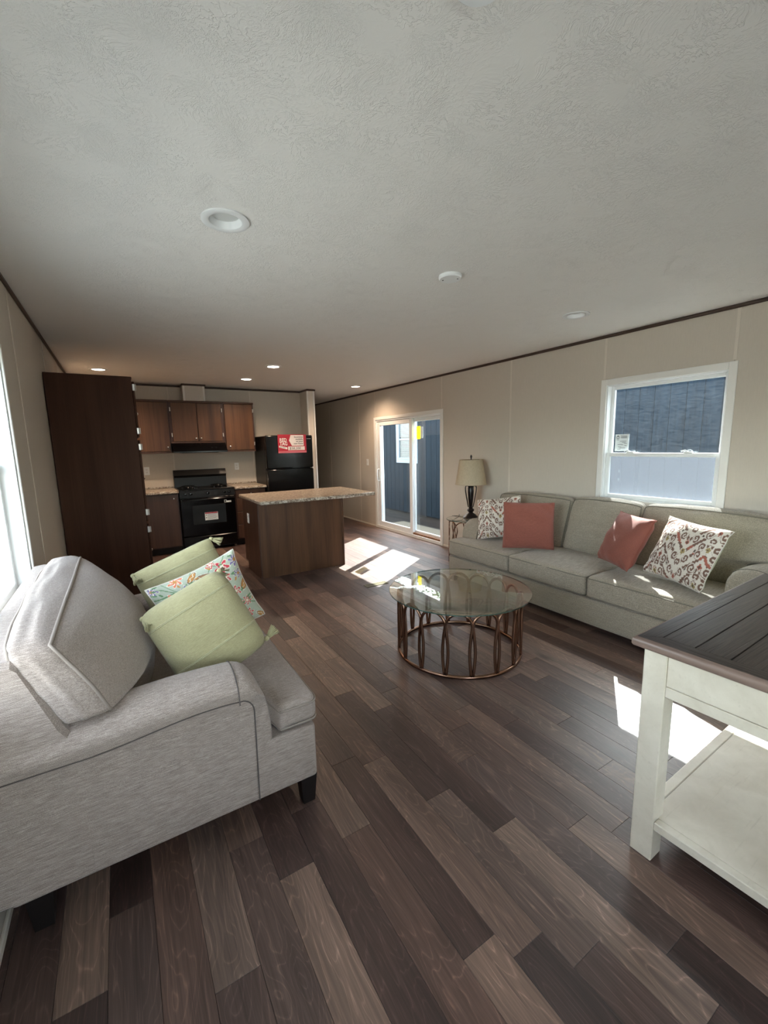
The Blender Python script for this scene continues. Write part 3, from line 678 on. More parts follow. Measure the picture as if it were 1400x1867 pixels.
# fridge
r = thing('refrigerator', (2.33, 6.95, 0), 'black top-freezer refrigerator beside the hallway opening', 'refrigerator')
x0, x1 = 1.947, 2.715
part('cabinet', MB().bbox(x0, x1, 6.665, 7.25, .03, 1.665, .008), M['black_flat'], r)
part('toe_grille', MB().bbox(x0+.02, x1-.02, 6.67, 6.72, 0, .05, .003), M['dark'], r)
fd = part('freezer_door', MB().bbox(x0, x1, 6.60, 6.66, 1.155, 1.672, .014), M['black'], r, True, 40)
rd = part('fridge_door', MB().bbox(x0, x1, 6.60, 6.66, .06, 1.145, .014), M['black'], r, True, 40)
part('handle', MB().prism([(2.33, 1.155), (2.70, 1.168), (2.70, 1.182), (2.36, 1.172)], 6.578, 6.598, 1), M['black'], fd)
part('handle', MB().prism([(2.20, 1.138), (2.40, 1.145), (2.62, 1.14), (2.66, 1.125), (2.50, 1.112), (2.3, 1.12)], 6.57, 6.598, 1), M['black'], rd)
part('hinge', MB().bbox(2.66, 2.712, 6.596, 6.62, 1.1456, 1.1545, .002), M['chrome'], r)
part('badge', MB().box(2.615, 2.685, 6.5975, 6.5995, 1.612, 1.620), M['hinge'], fd, label='small silver badge')
# price sign
r = thing('price_sign', (2.37, 6.585, 1.40), 'red and white RED TAG price sign reading $58,200 on the fridge', 'sign')
ys = 6.584
part('card', MB().box(2.135, 2.60, ys, ys+.004, 1.396, 1.684), M['red'], r)
part('bottom_band', MB().box(2.136, 2.599, ys-.0008, ys, 1.397, 1.424), M['red_light'], r)
part('arrow_panel', MB().prism([(2.345, 1.674), (2.315, 1.59), (2.36, 1.508), (2.555, 1.508), (2.555, 1.674)], ys-.0008, ys, 1), M['sign_white'], r)
part('price_panel', MB().box(2.295, 2.57, ys-.0008, ys, 1.438, 1.497), M['sign_white'], r)
part('banner', MB().prism([(2.15, 1.485), (2.15, 1.513), (2.285, 1.483), (2.28, 1.452)], ys-.0008, ys, 1), M['sign_white'], r)
yt = ys-.0012
add_text('RED', .078, M['sign_white'], r, (2.162, yt, 1.572), ROT_XZ, sx=.80, bold=.0018); add_text('TAG', .078, M['sign_white'], r, (2.162, yt, 1.516), ROT_XZ, sx=.80, bold=.0018)
for i, t in enumerate(('Incentives', 'available', 'on your', 'new home')): add_text(t, .036, M['ink_black'], r, (2.545, yt, 1.632-i*.034), ROT_XZ, align='RIGHT', sx=1.0, bold=.0004)
add_text('$58,200', .054, M['ink_black'], r, (2.315, yt, 1.450), ROT_XZ, sx=1.05, shear=.15)
rb = Matrix(((math.cos(-.22), 0, 0), (0, 1, 0), (0, 0, 1))).to_euler()
add_text('Sales Event', .021, M['ink_black'], r, (2.158, yt, 1.490), (Matrix.Rotation(.21, 3, 'Y') @ ROT_XZ.to_matrix()).to_euler(), bold=.0003)
# island
r = thing('kitchen_island', (1.8, 5.06, 0), 'wood-sided kitchen island between living area and kitchen', 'island')
part('body', MB().bbox(1.27, 2.308, 4.762, 5.375, .10, .869, .002), M['cab_low'], r)
part('plinth', MB().box(1.268, 2.308, 4.762, 5.29, 0.0, .10), M['cab_low'], r)
part('back_panel', MB().bbox(1.266, 2.31, 4.752, 4.762, 0.001, .868, .001), M['cab'], r)
part('end_panel', MB().bbox(1.258, 1.27, 4.7625, 5.30, 0.0, .868, .001).bbox(1.258, 1.27, 5.30, 5.41, .10, .868, .001), M['cab_low'], r)
part('corner_molding', MB().bbox(2.296, 2.318, 4.742, 4.766, 0.002, .868, .004), M['cab'], r)
part('corner_molding', MB().bbox(1.256, 1.276, 4.744, 4.762, 0.002, .868, .004), M['cab_low'], r)
for a, b in ((1.29, 1.62), (1.63, 1.96), (1.97, 2.29)): 
    dd = part('door', MB().bbox(a, b, 5.376, 5.394, .12, .85, .003), M['cab'], r)
    part('knob', MB().lathe([(.004, 0), (.004, .012), (.0145, .02), (.004, .03)], (b-.05, 5.394, .78), 12, 1), M['chrome'], dd, True)
r = thing('island_countertop', (1.98, 5.06, .87), 'speckled beige countertop on the kitchen island, overhanging to the right', 'countertop')
part('slab', MB().bbox(1.253, 2.688, 4.572, 5.56, .870, .910, .009), M['granite'], r, True, 40)
# outlets and switches
def plate(name, label, cat, c, ax, group, switch=False):
    r = thing(name, c, label, cat, group); w, h = .035, .058
    def bx(u0, u1, w0, w1, a, b):
        x, y, z = c
        if ax == 1: return (x+u0, x+u1, y-b, y-a, z+w0, z+w1)
        if ax == 0: return (x-b, x-a, y+u0, y+u1, z+w0, z+w1)
    part('cover', MB().bbox(*bx(-w, w, -h, h, 0.0002, .006), b=.002), M['plate'], r)
    if switch: part('toggle', MB().bbox(*bx(-.017, .017, -.033, .033, .006, .0085), b=.001), M['white_trim'], r); part('gap', MB().box(*bx(-.015, .015, -.001, .001, .0085, .009)), M['slot'], r)
    else:
        for dz in (-.02, .02):
            rc = part('receptacle', MB().bbox(*bx(-.017, .017, dz-.014, dz+.014, .006, .0075), b=.001), M['white_trim'], r)
            mb = MB(); mb.box(*bx(-.008, -.0055, dz-.002, dz+.008, .0075, .008)); mb.box(*bx(.0055, .008, dz-.002, dz+.008, .0075, .008)); mb.box(*bx(-.002, .002, dz-.009, dz-.005, .0075, .008)); part('slots', mb, M['slot'], rc)
plate('wall_outlet', 'white outlet plate left of the stove above the counter', 'outlet', (.345, YK, 1.18), 1, 'outlet plates above the kitchen counters')
plate('wall_outlet', 'white outlet plate right of the stove above the counter', 'outlet', (1.645, YK, 1.195), 1, 'outlet plates above the kitchen counters')
plate('light_switch', 'white light switch plate on the wall left of the sliding door', 'switch', (XR, 6.97, 1.18), 0, None, True)
plate('wall_outlet', 'white outlet plate on the left end of the kitchen island', 'outlet', (1.258, 5.16, .655), 0, None)
# ------------------------------------------------------------------ ceiling fittings
def can(x, y, on, label):
    r = thing('recessed_light', (x, y, H), label, 'ceiling light', 'recessed lights in the ceiling')
    part('trim_ring', MB().lathe([(.098, H-.0005), (.098, H-.006), (.092, H-.008), (.073, H-.0085), (.067, H-.006), (.065, H-.001)], (x, y, 0), 40, cap=False), M['vinyl'], r, True)
    part('baffle', MB().lathe([(.066, H-.004), (.057, H+.022), (.058, H+.023)], (x, y, 0), 32, cap=False), M['vinyl'], r, True)
    part('lens', MB().lathe([(.059, H+.021), (.04, H+.016), (0.001, H+.014)], (x, y, 0), 32), M['lens_on' if on else 'lens_off'], r, True)
    if on:
        ld = bpy.data.lights.new('can_lamp', 'SPOT'); ld.energy = 9.0; ld.color = (1.0, .72, .50); ld.spot_size = math.radians(150); ld.spot_blend = .8; ld.shadow_soft_size = .045
        lo = bpy.data.objects.new('lamp', ld); COL.objects.link(lo); lo.location = (x, y, H-.012)
    return r
for (x, y), lb in zip(CANS_ON[:4], ('lit recessed ceiling light above the pantry', 'lit recessed light nearest the wall cabinets', 'lit recessed light above the kitchen island', 'lit recessed light near the hallway and sliding door')): can(x, y, True, lb)
for (x, y), lb in zip(CANS_OFF[:2], ('large unlit recessed light in the middle left of the ceiling', 'unlit recessed light over the long sofa'  )): can(x, y, False, lb)
for x, y, lb in ((1.735, 2.04, 'small round white cover plate on the ceiling between the lights'), (.73, .76, 'round ceiling plate just cut by the top edge of the picture')):
    r = thing('ceiling_cover_plate', (x, y, H), lb, 'cover plate', 'round cover plates on the ceiling')
    part('disc', MB().lathe([(.066, H-.0005), (.066, H-.014), (.060, H-.020), (0.001, H-.021)], (x, y, 0), 36), M['vinyl'], r, True)
    part('screw', MB().lathe([(.005, H-.0205), (.004, H-.0225), (0.0005, H-.023)], (x-.03, y+.03, 0), 8), M['slot'], r, True); part('screw', MB().lathe([(.005, H-.0205), (.004, H-.0225), (0.0005, H-.023)], (x+.03, y-.03, 0), 8), M['slot'], r, True)

r = thing('floor_register', (2.24, 3.84, 0), 'small bronze floor register at the near tip of the sunlit patch', 'floor vent')
mb = MB(); mb.bbox(2.105, 2.37, 3.795, 3.81, .0002, .006, .001); mb.bbox(2.105, 2.37, 3.868, 3.883, .0002, .006, .001); mb.bbox(2.105, 2.12, 3.81, 3.868, .0002, .006, .001); mb.bbox(2.355, 2.37, 3.81, 3.868, .0002, .006, .001)
part('frame', mb, M['register'], r)
for k in range(14): part('slat', MB().bbox(2.124+k*.0166, 2.134+k*.0166, 3.81, 3.868, .0006, .0045, .0005), M['register'], r)
# ------------------------------------------------------------------ upholstery helpers
def smooth(a, b, x):
    t = min(1, max(0, (x-a)/(b-a))); return t*t*(3-2*t)
def axis_samples(h, r, m, k=4):
    o = [-h + r*(1-math.cos(PI/2*i/k)) for i in range(k)]
    inner = [-(h-r) + 2*(h-r)*i/m for i in range(m+1)]
    return o + inner + [-x for x in reversed(o)]
def soft_box(mb, x0, x1, y0, y1, z0, z1, r=.04, m=(8, 8, 6), puff=(0, 0, 0), deform=None, ruffle=0.0, seed=0.0, mi=0):
    hx, hy, hz = (x1-x0)/2, (y1-y0)/2, (z1-z0)/2; c = ((x0+x1)/2, (y0+y1)/2, (z0+z1)/2); r = min(r, hx*.98, hy*.98, hz*.98); h = (hx, hy, hz)
    S = [axis_samples(h[i], r, m[i]) for i in range(3)]; idx = {}; vs = []; fs = []
    n = [len(s)-1 for s in S]
    def at(p):
        q = [max(-(h[a]-r), min(h[a]-r, p[a])) for a in range(3)]; dd = [p[a]-q[a] for a in range(3)]
        L = math.sqrt(sum(x*x for x in dd)); p = [q[a]+(dd[a]/L*r if L > 1e-9 else 0) for a in range(3)]
        u = [p[a]/h[a] for a in range(3)]
        w = lambda a, b: max(0, 1-u[a]**2)*max(0, 1-u[b]**2)
        p = [p[0]+(puff[0] if u[0] > 0 else .15*puff[0])*u[0]*w(1, 2)**.8, p[1]+puff[1]*u[1]*w(0, 2)**.8, p[2]+puff[2]*u[2]*w(0, 1)**.8]
        if ruffle:
            f = ruffle*(math.sin(9*u[0]+seed)*math.sin(7*u[1]+seed*2.1+1.3*u[2])+.6*math.sin(13*u[1]-5*u[2]+seed*3)+.4*math.sin(17*u[2]+6*u[0]+seed))
            p = [p[a]+f*u[a] for a in range(3)]
        P = (p[0]+c[0], p[1]+c[1], p[2]+c[2])
        return deform(*P) if deform else P
    def V(i, j, k):
        if (i, j, k) not in idx: idx[(i, j, k)] = len(vs); vs.append(at([S[0][i], S[1][j], S[2][k]]))
        return idx[(i, j, k)]
    for i in range(n[0]):
        for j in range(n[1]):
            fs.append((V(i, j, 0), V(i, j+1, 0), V(i+1, j+1, 0), V(i+1, j, 0))); fs.append((V(i, j, n[2]), V(i+1, j, n[2]), V(i+1, j+1, n[2]), V(i, j+1, n[2])))
    for i in range(n[0]):
        for k in range(n[2]):
            fs.append((V(i, 0, k), V(i+1, 0, k), V(i+1, 0, k+1), V(i, 0, k+1))); fs.append((V(i, n[1], k), V(i, n[1], k+1), V(i+1, n[1], k+1), V(i+1, n[1], k)))
    for j in range(n[1]):
        for k in range(n[2]):
            fs.append((V(0, j, k), V(0, j, k+1), V(0, j+1, k+1), V(0, j+1, k))); fs.append((V(n[0], j, k), V(n[0], j+1, k), V(n[0], j+1, k+1), V(n[0], j, k+1)))
    mb.add(vs, fs, mi)
    return at, h
def edge_loop(at, h, x, n=22):
    pts = []
    for (a, b) in (((-1, -1), (1, -1)), ((1, -1), (1, 1)), ((1, 1), (-1, 1)), ((-1, 1), (-1, -1))):
        for i in range(n): t = i/n; pts.append(at([x*h[0], (a[0]+(b[0]-a[0])*t)*h[1], (a[1]+(b[1]-a[1])*t)*h[2]]))
    return pts
def rrect(x0, x1, y0, y1, z, r, n=5, m=10):
    pts = []
    for (cx, cy, a0) in ((x1-r, y1-r, 0), (x0+r, y1-r, PI/2), (x0+r, y0+r, PI), (x1-r, y0+r, 1.5*PI)):
        for i in range(n+1): a = a0+PI/2*i/n; pts.append((cx+r*math.cos(a), cy+r*math.sin(a), z))
    out = []
    for i in range(len(pts)):
        a, b = pts[i], pts[(i+1) % len(pts)]; d = math.dist(a, b); q = max(1, int(d/.03)); out += [tuple(a[t]+(b[t]-a[t])*s/q for t in range(3)) for s in range(q)]
    return out

def make_couch(root, D, L, aw, xa, zb, zs0, zs1, zarm, seats, backs, mat, cordm, back_prof, weltm, outer_seam, zbase_front=None, feet=True, foot_h=.13, flare=.028, bdroop=.035):
    """canonical frame: back at x=0, front at x=D, y 0..L; parts are local to root"""
    P = lambda name, mb, m=mat, par=root, **k: part(name, mb, m, par, True, k.pop('ang', 60), local=True, **k)
    # base
    mb = MB(); soft_box(mb, .03, D-.008, .006, L-.006, zb, zs0-.004, .018, (6, 10, 2)); P('base', mb)
    # backrest
    mb = MB(); n = len(back_prof)
    ys = [.004, .02, L-.02, L-.004]; ins = [.016, 0, 0, .016]
    cxp = sum(p[0] for p in back_prof)/n; czp = sum(p[1] for p in back_prof)/n; vs = []
    for y, k in zip(ys, ins):
        for x, z in back_prof:
            dx, dz = cxp-x, czp-z; l = math.hypot(dx, dz); vs.append((x+dx/l*k, y, z+dz/l*k))
    fs = [tuple(range(n)), tuple(range(3*n, 4*n))[::-1]]
    for a in range(3): fs += [(a*n+i, a*n+n+i, a*n+n+(i+1) % n, a*n+(i+1) % n) for i in range(n)]
    mb.add(vs, fs); P('backrest', mb, ang=30)
    # arms
    for side in (0, 1):
        mb = MB(); vs = []; secs = []
        xs = [.05, .15, .25, .35, .45, .55, .62] ; xs = [x/.62*(xa-.13) for x in xs] + [xa-.13+.13*math.sin(PI/2*t/8) for t in range(1, 9)]
        for x in xs:
            t = max(0, (x-(xa-.13))/.13); k = (max(0, 1-t**2.6))**(1/2.6)
            zt = zarm - .028 + .028*smooth(0, xa-.1, x) + .012*math.sin(PI*smooth(.1, xa, x))
            zlow = zs0-.02; seam = min(zt-.06, outer_seam(x)); top = zlow + (zt-zlow)*max(.05, k); seam = min(seam, top-.02*k)
            sec = [(0.004, zlow), (0.002, zlow+(seam-zlow)*.5), (0.0, seam)]
            e = (.35+.65*k)
            for q in range(1, 12):
                a = PI - PI*q/12
                sec.append((aw/2 + (aw/2+flare*e*(1 if q < 6 else .4))*math.cos(a), seam + (top-seam)*(math.sin(a)**.7)))
            sec += [(aw, seam), (aw, zlow+(seam-zlow)*.5), (aw-.002, zlow)]
            sh = .018*(1-k)
            sec = [(aw/2+(y-aw/2)*(1-.12*(1-k)), z) for y, z in sec]
            secs.append([(x, y if not side else L-y, z) for y, z in sec])
        m = len(secs[0])
        for sct in secs: vs += sct
        fs = []
        for i in range(len(secs)-1):
            for j in range(m-1):
                q = (i*m+j, i*m+j+1, (i+1)*m+j+1, (i+1)*m+j); fs.append(q if not side else q[::-1])
        q = tuple(range(m)); fs.append(q[::-1] if not side else q); q = tuple(range((len(secs)-1)*m, len(secs)*m)); fs.append(q if not side else q[::-1])
        mb.add(vs, fs); arm = P('arm', mb, ang=70)
        # seam along the outer panel
        yy = -.0005 if not side else L+.0005
        path = [(x, yy, outer_seam(x)-.002) for x in [.03+(xa-.11-.03)*i/22 for i in range(23)]]
        z_c = outer_seam(xa-.11); path += [(xa-.11+.05*math.sin(PI/2*i/6), yy, z_c-.055*(1-math.cos(PI/2*i/6))) for i in range(1, 7)]
        path += [(xa-.06-.004*i/6, yy, z_c-.055+(zb+.012-z_c+.055)*i/6) for i in range(1, 7)]
        MBs = MB().tube(path, .0024, 6); P('seam_welt', MBs, cordm)
        # seam across the roll near the front of the arm
        xr = xa-.115; zt = zarm-.028+.028*smooth(0, xa-.1, xr)+.012*math.sin(PI*smooth(.1, xa, xr)); pth = []
        for q in range(0, 11):
            a = PI-PI*q/12; pth.append((xr, (aw/2+(aw/2+flare*(1 if q < 6 else .4)+.001)*math.cos(a)) if not side else L-(aw/2+(aw/2+flare*(1 if q < 6 else .4)+.001)*math.cos(a)), outer_seam(xr)+(zt-outer_seam(xr))*math.sin(a)**.7+.001))
        P('seam_welt', MB().tube(pth, .0022, 6), cordm)
    # seat cushions
    def seatdef(lo, hi):
        def f(x, y, z):
            t = smooth(xa-.005, xa+.035, x); 
            if lo: y = y - t*(aw-.004)*max(0, 1-(y-ya)/((yb-ya)*.5)) if y < (ya+yb)/2 else y
            if hi: y = y + t*(aw-.004)*max(0, 1-(yb-y)/((yb-ya)*.5)) if y > (ya+yb)/2 else y
            return (x, y, z)
        return f
    for i, (ya, yb) in enumerate(seats):
        lo, hi = i == 0, i == len(seats)-1; df = seatdef(lo, hi); mb = MB()
        soft_box(mb, .14, D+.008, ya+.003, yb-.003, zs0, zs1, .035, (26, 16, 3), (.006, .002, .016), df, .0015, i*1.7)
        s = P('seat_cushion', mb, ang=0)
        for zz, rr in ((zs1-.020, .030), (zs0+.018, .030)):
            P('welt', MB().tube([df(*p) for p in rrect(.145, D+.0065, ya+.002, yb-.002, zz, .034)], .0042, 6, True), weltm, s, ang=0)
    # back cushions
    for i, b in enumerate(backs):
        ya, yb, z0, z1, x0, x1, lean, puff, ext = b
        zt = zarm+.0
        def df(x, y, z, ya=ya, yb=yb, ext=ext):
            if ext:
                t = smooth(zarm-.035, zarm-.003, z); m_ = (ya+yb)/2
                if ext[0] and y < m_: y -= t*ext[0]*(m_-y)/(m_-ya)
                if ext[1] and y > m_: y += t*ext[1]*(y-m_)/(yb-m_)
            droop = bdroop*(abs((y-(ya+yb)/2)/((yb-ya)/2+max(ext)))**3)*smooth(z0+(z1-z0)*.5, z1, z)
            return (x-lean*(z-z0), y, z-droop)
        mb = MB(); at, h3 = soft_box(mb, x0, x1, ya, yb, z0, z1, .042, (7, 16, 26), (puff, .006, .02), df, .0022, i*2.3+1)
        s = P('back_cushion', mb, ang=0)
        P('welt', MB().tube(edge_loop(at, h3, 1), .0062, 6, True), weltm, s, ang=0)
        P('welt', MB().tube(edge_loop(at, h3, -1), .0062, 6, True), weltm, s, ang=0)
    if feet:
        for fx in (.06, D-.075):
            for fy in (.03, L-.03-.07):
                h = foot_h; w = .07; q = .01; mb = MB()
                mb.add([(fx+q, fy+q, 0), (fx+w-q, fy+q, 0), (fx+w-q, fy+w-q, 0), (fx+q, fy+w-q, 0), (fx, fy, h), (fx+w, fy, h), (fx+w, fy+w, h), (fx, fy+w, h)], [(0,3,2,1),(4,5,6,7),(0,1,5,4),(1,2,6,5),(2,3,7,6),(3,0,4,7)])
                part('foot', mb, M['foot'], root, local=True)
# chair-and-a-half by the left window
r = thing('loveseat', (-.437, 1.50, 0), 'oatmeal tweed rolled-arm loveseat under the left window, seen from its side', 'loveseat')
seam_c = lambda x: .548 + .03*smooth(.25, .62, x) - .012*smooth(.66, .80, x)
make_couch(r, 1.022, 1.30, .19, .835, .135, .378, .488, .672, [(.19, 1.11)],
           [(.20, 1.10, .475, .965, .285, .415, .40, .165, (.19, .19))],
           M['chair_fabric'], M['cord'], [(.0, .14), (-.002, .88), (.01, .90), (.05, .905), (.12, .90), (.135, .885), (.22, .66), (.25, .60), (.25, .14)], M['welt'], seam_c)
# long sofa on the right wall
r = thing('long_sofa', (3.905, 3.55, 0), 'long grey-green three-seat sofa along the right wall under the window', 'sofa', rot=(0, 0, PI))
seam_s = lambda x: .53 + .03*smooth(.2, .5, x) - .012*smooth(.56, .66, x)
LS = 2.66
make_couch(r, .915, LS, .21, .70, .06, .275, .455, .655, [(.21, .86), (.86, 1.645), (1.645, LS-.21)],
           [(.21, 1.00, .455, .925, .225, .34, .30, .075, (.13, 0)), (1.005, 1.665, .455, .945, .225, .34, .30, .08, (0, 0)), (1.67, LS-.22, .455, .945, .225, .34, .30, .075, (0, .12))],
           M['sofa_fabric'], M['cord_sofa'], [(.0, .07), (-.0, .83), (.01, .845), (.05, .85), (.085, .84), (.10, .82), (.17, .60), (.17, .07)], M['cord_sofa'], seam_s, foot_h=.058, flare=.03, bdroop=.012)

# ------------------------------------------------------------------ pillows
def ikat(U, V):
    x = np.abs(((U*1.55+.1) % 1.0)*2-1); y = V*1.75
    jag = .014*np.sin(V*150+3*U)+.012*np.sin(U*120+V*60)+.008*np.sin(U*260)
    cream, brown, rust, olive, dk = (np.array(srgb(*c)[:3]) for c in ((216, 206, 192), (118, 90, 76), (164, 96, 78), (160, 138, 92), (88, 72, 62)))
    base = np.zeros(U.shape + (3,)); base[:] = cream
    zz = np.abs(((y + .8*x + jag) % .36)-.18); base[zz < .062] = brown
    hue = np.sin(V*9+U*4); base[(zz < .062) & (hue > .9)] = rust
    for (cx, cy, rr, dr) in ((.28, .12, .15, 1), (.72, .30, .15, -1), (.27, .50, .16, 1), (.74, .70, .15, -1), (.30, .88, .14, 1), (.04, .32, .11, -1), (.97, .52, .12, 1)):
        yy = (y-cy+.5) % 1.0-.5; dx = (x-cx)*.9; rad = np.hypot(dx, yy+jag*.6); th = np.arctan2(yy, dx)*dr; cell = rad < rr
        sp = np.sin(th*1.0 + rad*62+dr) > -.25
        base[cell] = cream; base[cell & sp & (rad < rr*.86)] = brown
    for (cx, cy, c, q) in ((0., .08, olive, .10), (1., .12, rust, .09), (0., .60, rust, .10), (1., .86, olive, .11), (.5, .42, dk, .05), (.5, .95, dk, .05)):
        yy = (y-cy+.5) % 1.0-.5; d_ = np.abs(x-cx)*.9 + np.abs(yy+jag)*1.1
        base[d_ < q*1.4] = cream; base[d_ < q] = c; base[d_ < q*.42] = dk
    return base
def floral(U, V):
    base = np.zeros(U.shape+(3,)); base[:] = srgb(172, 178, 160)[:3]; rr = random.Random(5)
    C = {k: np.array(srgb(*v)[:3]) for k, v in dict(red=(190, 60, 72), coral=(206, 110, 84), purple=(118, 104, 150), ochre=(186, 132, 72), brown=(146, 108, 78), green=(98, 132, 92), cream=(222, 212, 190), dark=(92, 84, 84)).items()}
    for _ in range(7):   # stems
        a, b, f, p = rr.random(), rr.uniform(-.8, .8), rr.uniform(3, 7), rr.random()*6
        base[np.abs(V-(a+b*(U-.5)+.10*np.sin(f*U*2+p))) < .0075] = C['green']
    pts = []
    for _ in range(400):
        p = (rr.random(), rr.random())
        if all(math.dist(p, q) > .145 for q in pts): pts.append(p)
    for i, (px, py) in enumerate(pts):
        k = rr.choice(['red', 'red', 'coral', 'purple', 'purple', 'ochre', 'ochre', 'brown']); R = rr.uniform(.065, .098); n = rr.choice([5, 6, 8]); ph = rr.random()*6
        dx, dy = U-px, V-py; rad = np.hypot(dx, dy); th = np.arctan2(dy, dx)
        if k in ('brown', 'ochre'):
            ca, sa = math.cos(ph), math.sin(ph); a_, b_ = dx*ca+dy*sa, -dx*sa+dy*ca; e = (a_/(R*1.15))**2+(b_/(R*.5))**2
            base[e < 1.35] = C['cream']; base[e < 1.1] = C['dark']; base[e < .85] = C[k]; base[(e < .8) & (np.abs(b_+.01*np.sin(a_*90)) < .0045)] = C['cream']
        else:
            sh = R*(.72+.28*np.cos(n*th+ph)); base[rad < sh*1.12] = C['cream']; base[rad < sh] = C[k]; base[(rad < sh*.8) & (np.sin(n*th+ph+rad*60) > .55)] = C['cream']; base[rad < R*.26] = C['ochre'] if k != 'red' else C['cream']
    for _ in range(60):
        px, py, ph = rr.random(), rr.random(), rr.random()*6; ca, sa = math.cos(ph), math.sin(ph); dx, dy = U-px, V-py; e = ((dx*ca+dy*sa)/.028)**2+((-dx*sa+dy*ca)/.011)**2
        base[e < 1] = C[rr.choice(['green', 'green', 'ochre'])]
    return base
def pillow(name, label, c, right, up, w, h, t, mat, group=None, pattern=None, N=26, cord=None, seams=None, tassels=None, seed=1.0, pinch=.07, backmat=None, cordr=.004, slump=0.0, corner=.0):
    R = Vector(right).normalized(); U_ = Vector(up); U_ = (U_-R*U_.dot(R)).normalized(); Nn = R.cross(U_)      # Nn points backward (away from the face) when right x up = -face
    root = thing(name, c, label, 'pillow', group); root.rotation_euler = Matrix(((R.x, Nn.x*-1, U_.x), (R.y, Nn.y*-1, U_.y), (R.z, Nn.z*-1, U_.z))).to_euler()
    S = [math.sin(PI/2*(-1+2*i/N)) for i in range(N+1)] if not pattern else [(-1+2*i/N) for i in range(N+1)]
    if pattern: S = [.55*s+.45*math.sin(PI/2*s) for s in S]
    def pos(u, v, sgn):
        k_ = 1-corner*(u*v)**4; x = w/2*u*(1-pinch*(1-v*v)*u*u)*k_; z = h/2*v*(1-pinch*(1-u*u)*v*v)*k_
        th = t/2*(max(0, 1-abs(u)**2.3)*max(0, 1-abs(v)**2.3))**.46
        wr = .0045*(math.sin(5*u+seed*3+2*v)*math.sin(4.2*v-seed)+.5*math.sin(11*u*v+seed*2)+.5*math.sin(9*v+seed+3*u))*min(1, th/(t*.2))
        cr = .012*abs(u*v)**3*math.sin(14*(u+v)+seed)
        return (x, sgn*(th+wr)+cr + slump*(v*v*(1 if v > 0 else 0)) , z)
    vs = []; ix = {}
    uv = []
    for sgn in (-1, 1):
        for i, u in enumerate(S):
            for j, v in enumerate(S):
                if sgn == 1 and (i in (0, N) or j in (0, N)): ix[(1, i, j)] = ix[(-1, i, j)]; continue
                ix[(sgn, i, j)] = len(vs); vs.append(pos(u, v, sgn)); uv.append((u, v, sgn))
    fs = []
    for i in range(N):
        for j in range(N):
            fs.append((ix[(-1, i, j)], ix[(-1, i+1, j)], ix[(-1, i+1, j+1)], ix[(-1, i, j+1)])); fs.append((ix[(1, i, j)], ix[(1, i, j+1)], ix[(1, i+1, j+1)], ix[(1, i+1, j)]))
    mb = MB(); mb.add(vs, fs)
    o = part('cover', mb, mat, root, True, 0, local=True)
    if pattern:
        A = np.array(uv); col = pattern((A[:, 0]+1)/2, (A[:, 1]+1)/2)
        if backmat is not None: col[A[:, 2] > 0] = backmat[:3]
        col = np.concatenate([col, np.ones((len(col), 1))], 1).astype(np.float32)
        at = o.data.color_attributes.new('print', 'FLOAT_COLOR', 'POINT'); at.data.foreach_set('color', col.ravel())
    if cord is not None:
        q = [-1+2*i/24 for i in range(25)]; lp = [(s, -1) for s in q[:-1]]+[(1, s) for s in q[:-1]]+[(-s, 1) for s in q[:-1]]+[(-1, -s) for s in q[:-1]]
        part('piping', MB().tube([pos(a*.998, b*.998, 0) for a, b in lp], cordr, 6, True), cord, root, True, 0, local=True)
    for vv in (seams or []):
        for sg in (-1,):
            part('seam', MB().tube([tuple(np.array(pos(s, vv, sg))+np.array((0, -.0008, 0))) for s in [-.97+1.94*i/40 for i in range(41)]], .0022, 5), M['green_seam'], root, True, 0, local=True)
            part('seam', MB().tube([tuple(np.array(pos(s, vv+.022, sg))+np.array((0, -.0008, 0))) for s in [-.97+1.94*i/40 for i in range(41)]], .0018, 5), M['green_seam'], root, True, 0, local=True)
    for (a, b, dvec, ln) in (tassels or []):
        mb = MB(); p0 = Vector(pos(a, b, 0)); dv = Vector(dvec).normalized(); rr = random.Random(int(a*3+b*7+9))
        mb.lathe([(.003, 0), (.011, .004), (.012, .014), (.009, .02), (.003, .023)], (0, 0, 0), 10)
        rot = dv.to_track_quat('Z', 'Y').to_matrix().to_4x4(); mb.v = [tuple(p0 + (rot @ Vector(q))) for q in mb.v]
        for s in range(26):
            an = rr.random()*6.28; rd = rr.random()*.008; side = rot @ Vector((math.cos(an), math.sin(an), 0)); q = []
            for k in range(5): f = k/4; q.append(tuple(p0+dv*(.02+ln*f*rr.uniform(.92, 1.0))+side*(rd+.020*f*rr.uniform(.5, 1.0))+Vector((0, 0, 0))*f))
            mb.tube(q, .0022, 5)
        part('tassel', mb, M['green'], root, True, 0, local=True)
    return root
c25, s25 = math.cos(math.radians(23)), math.sin(math.radians(23))
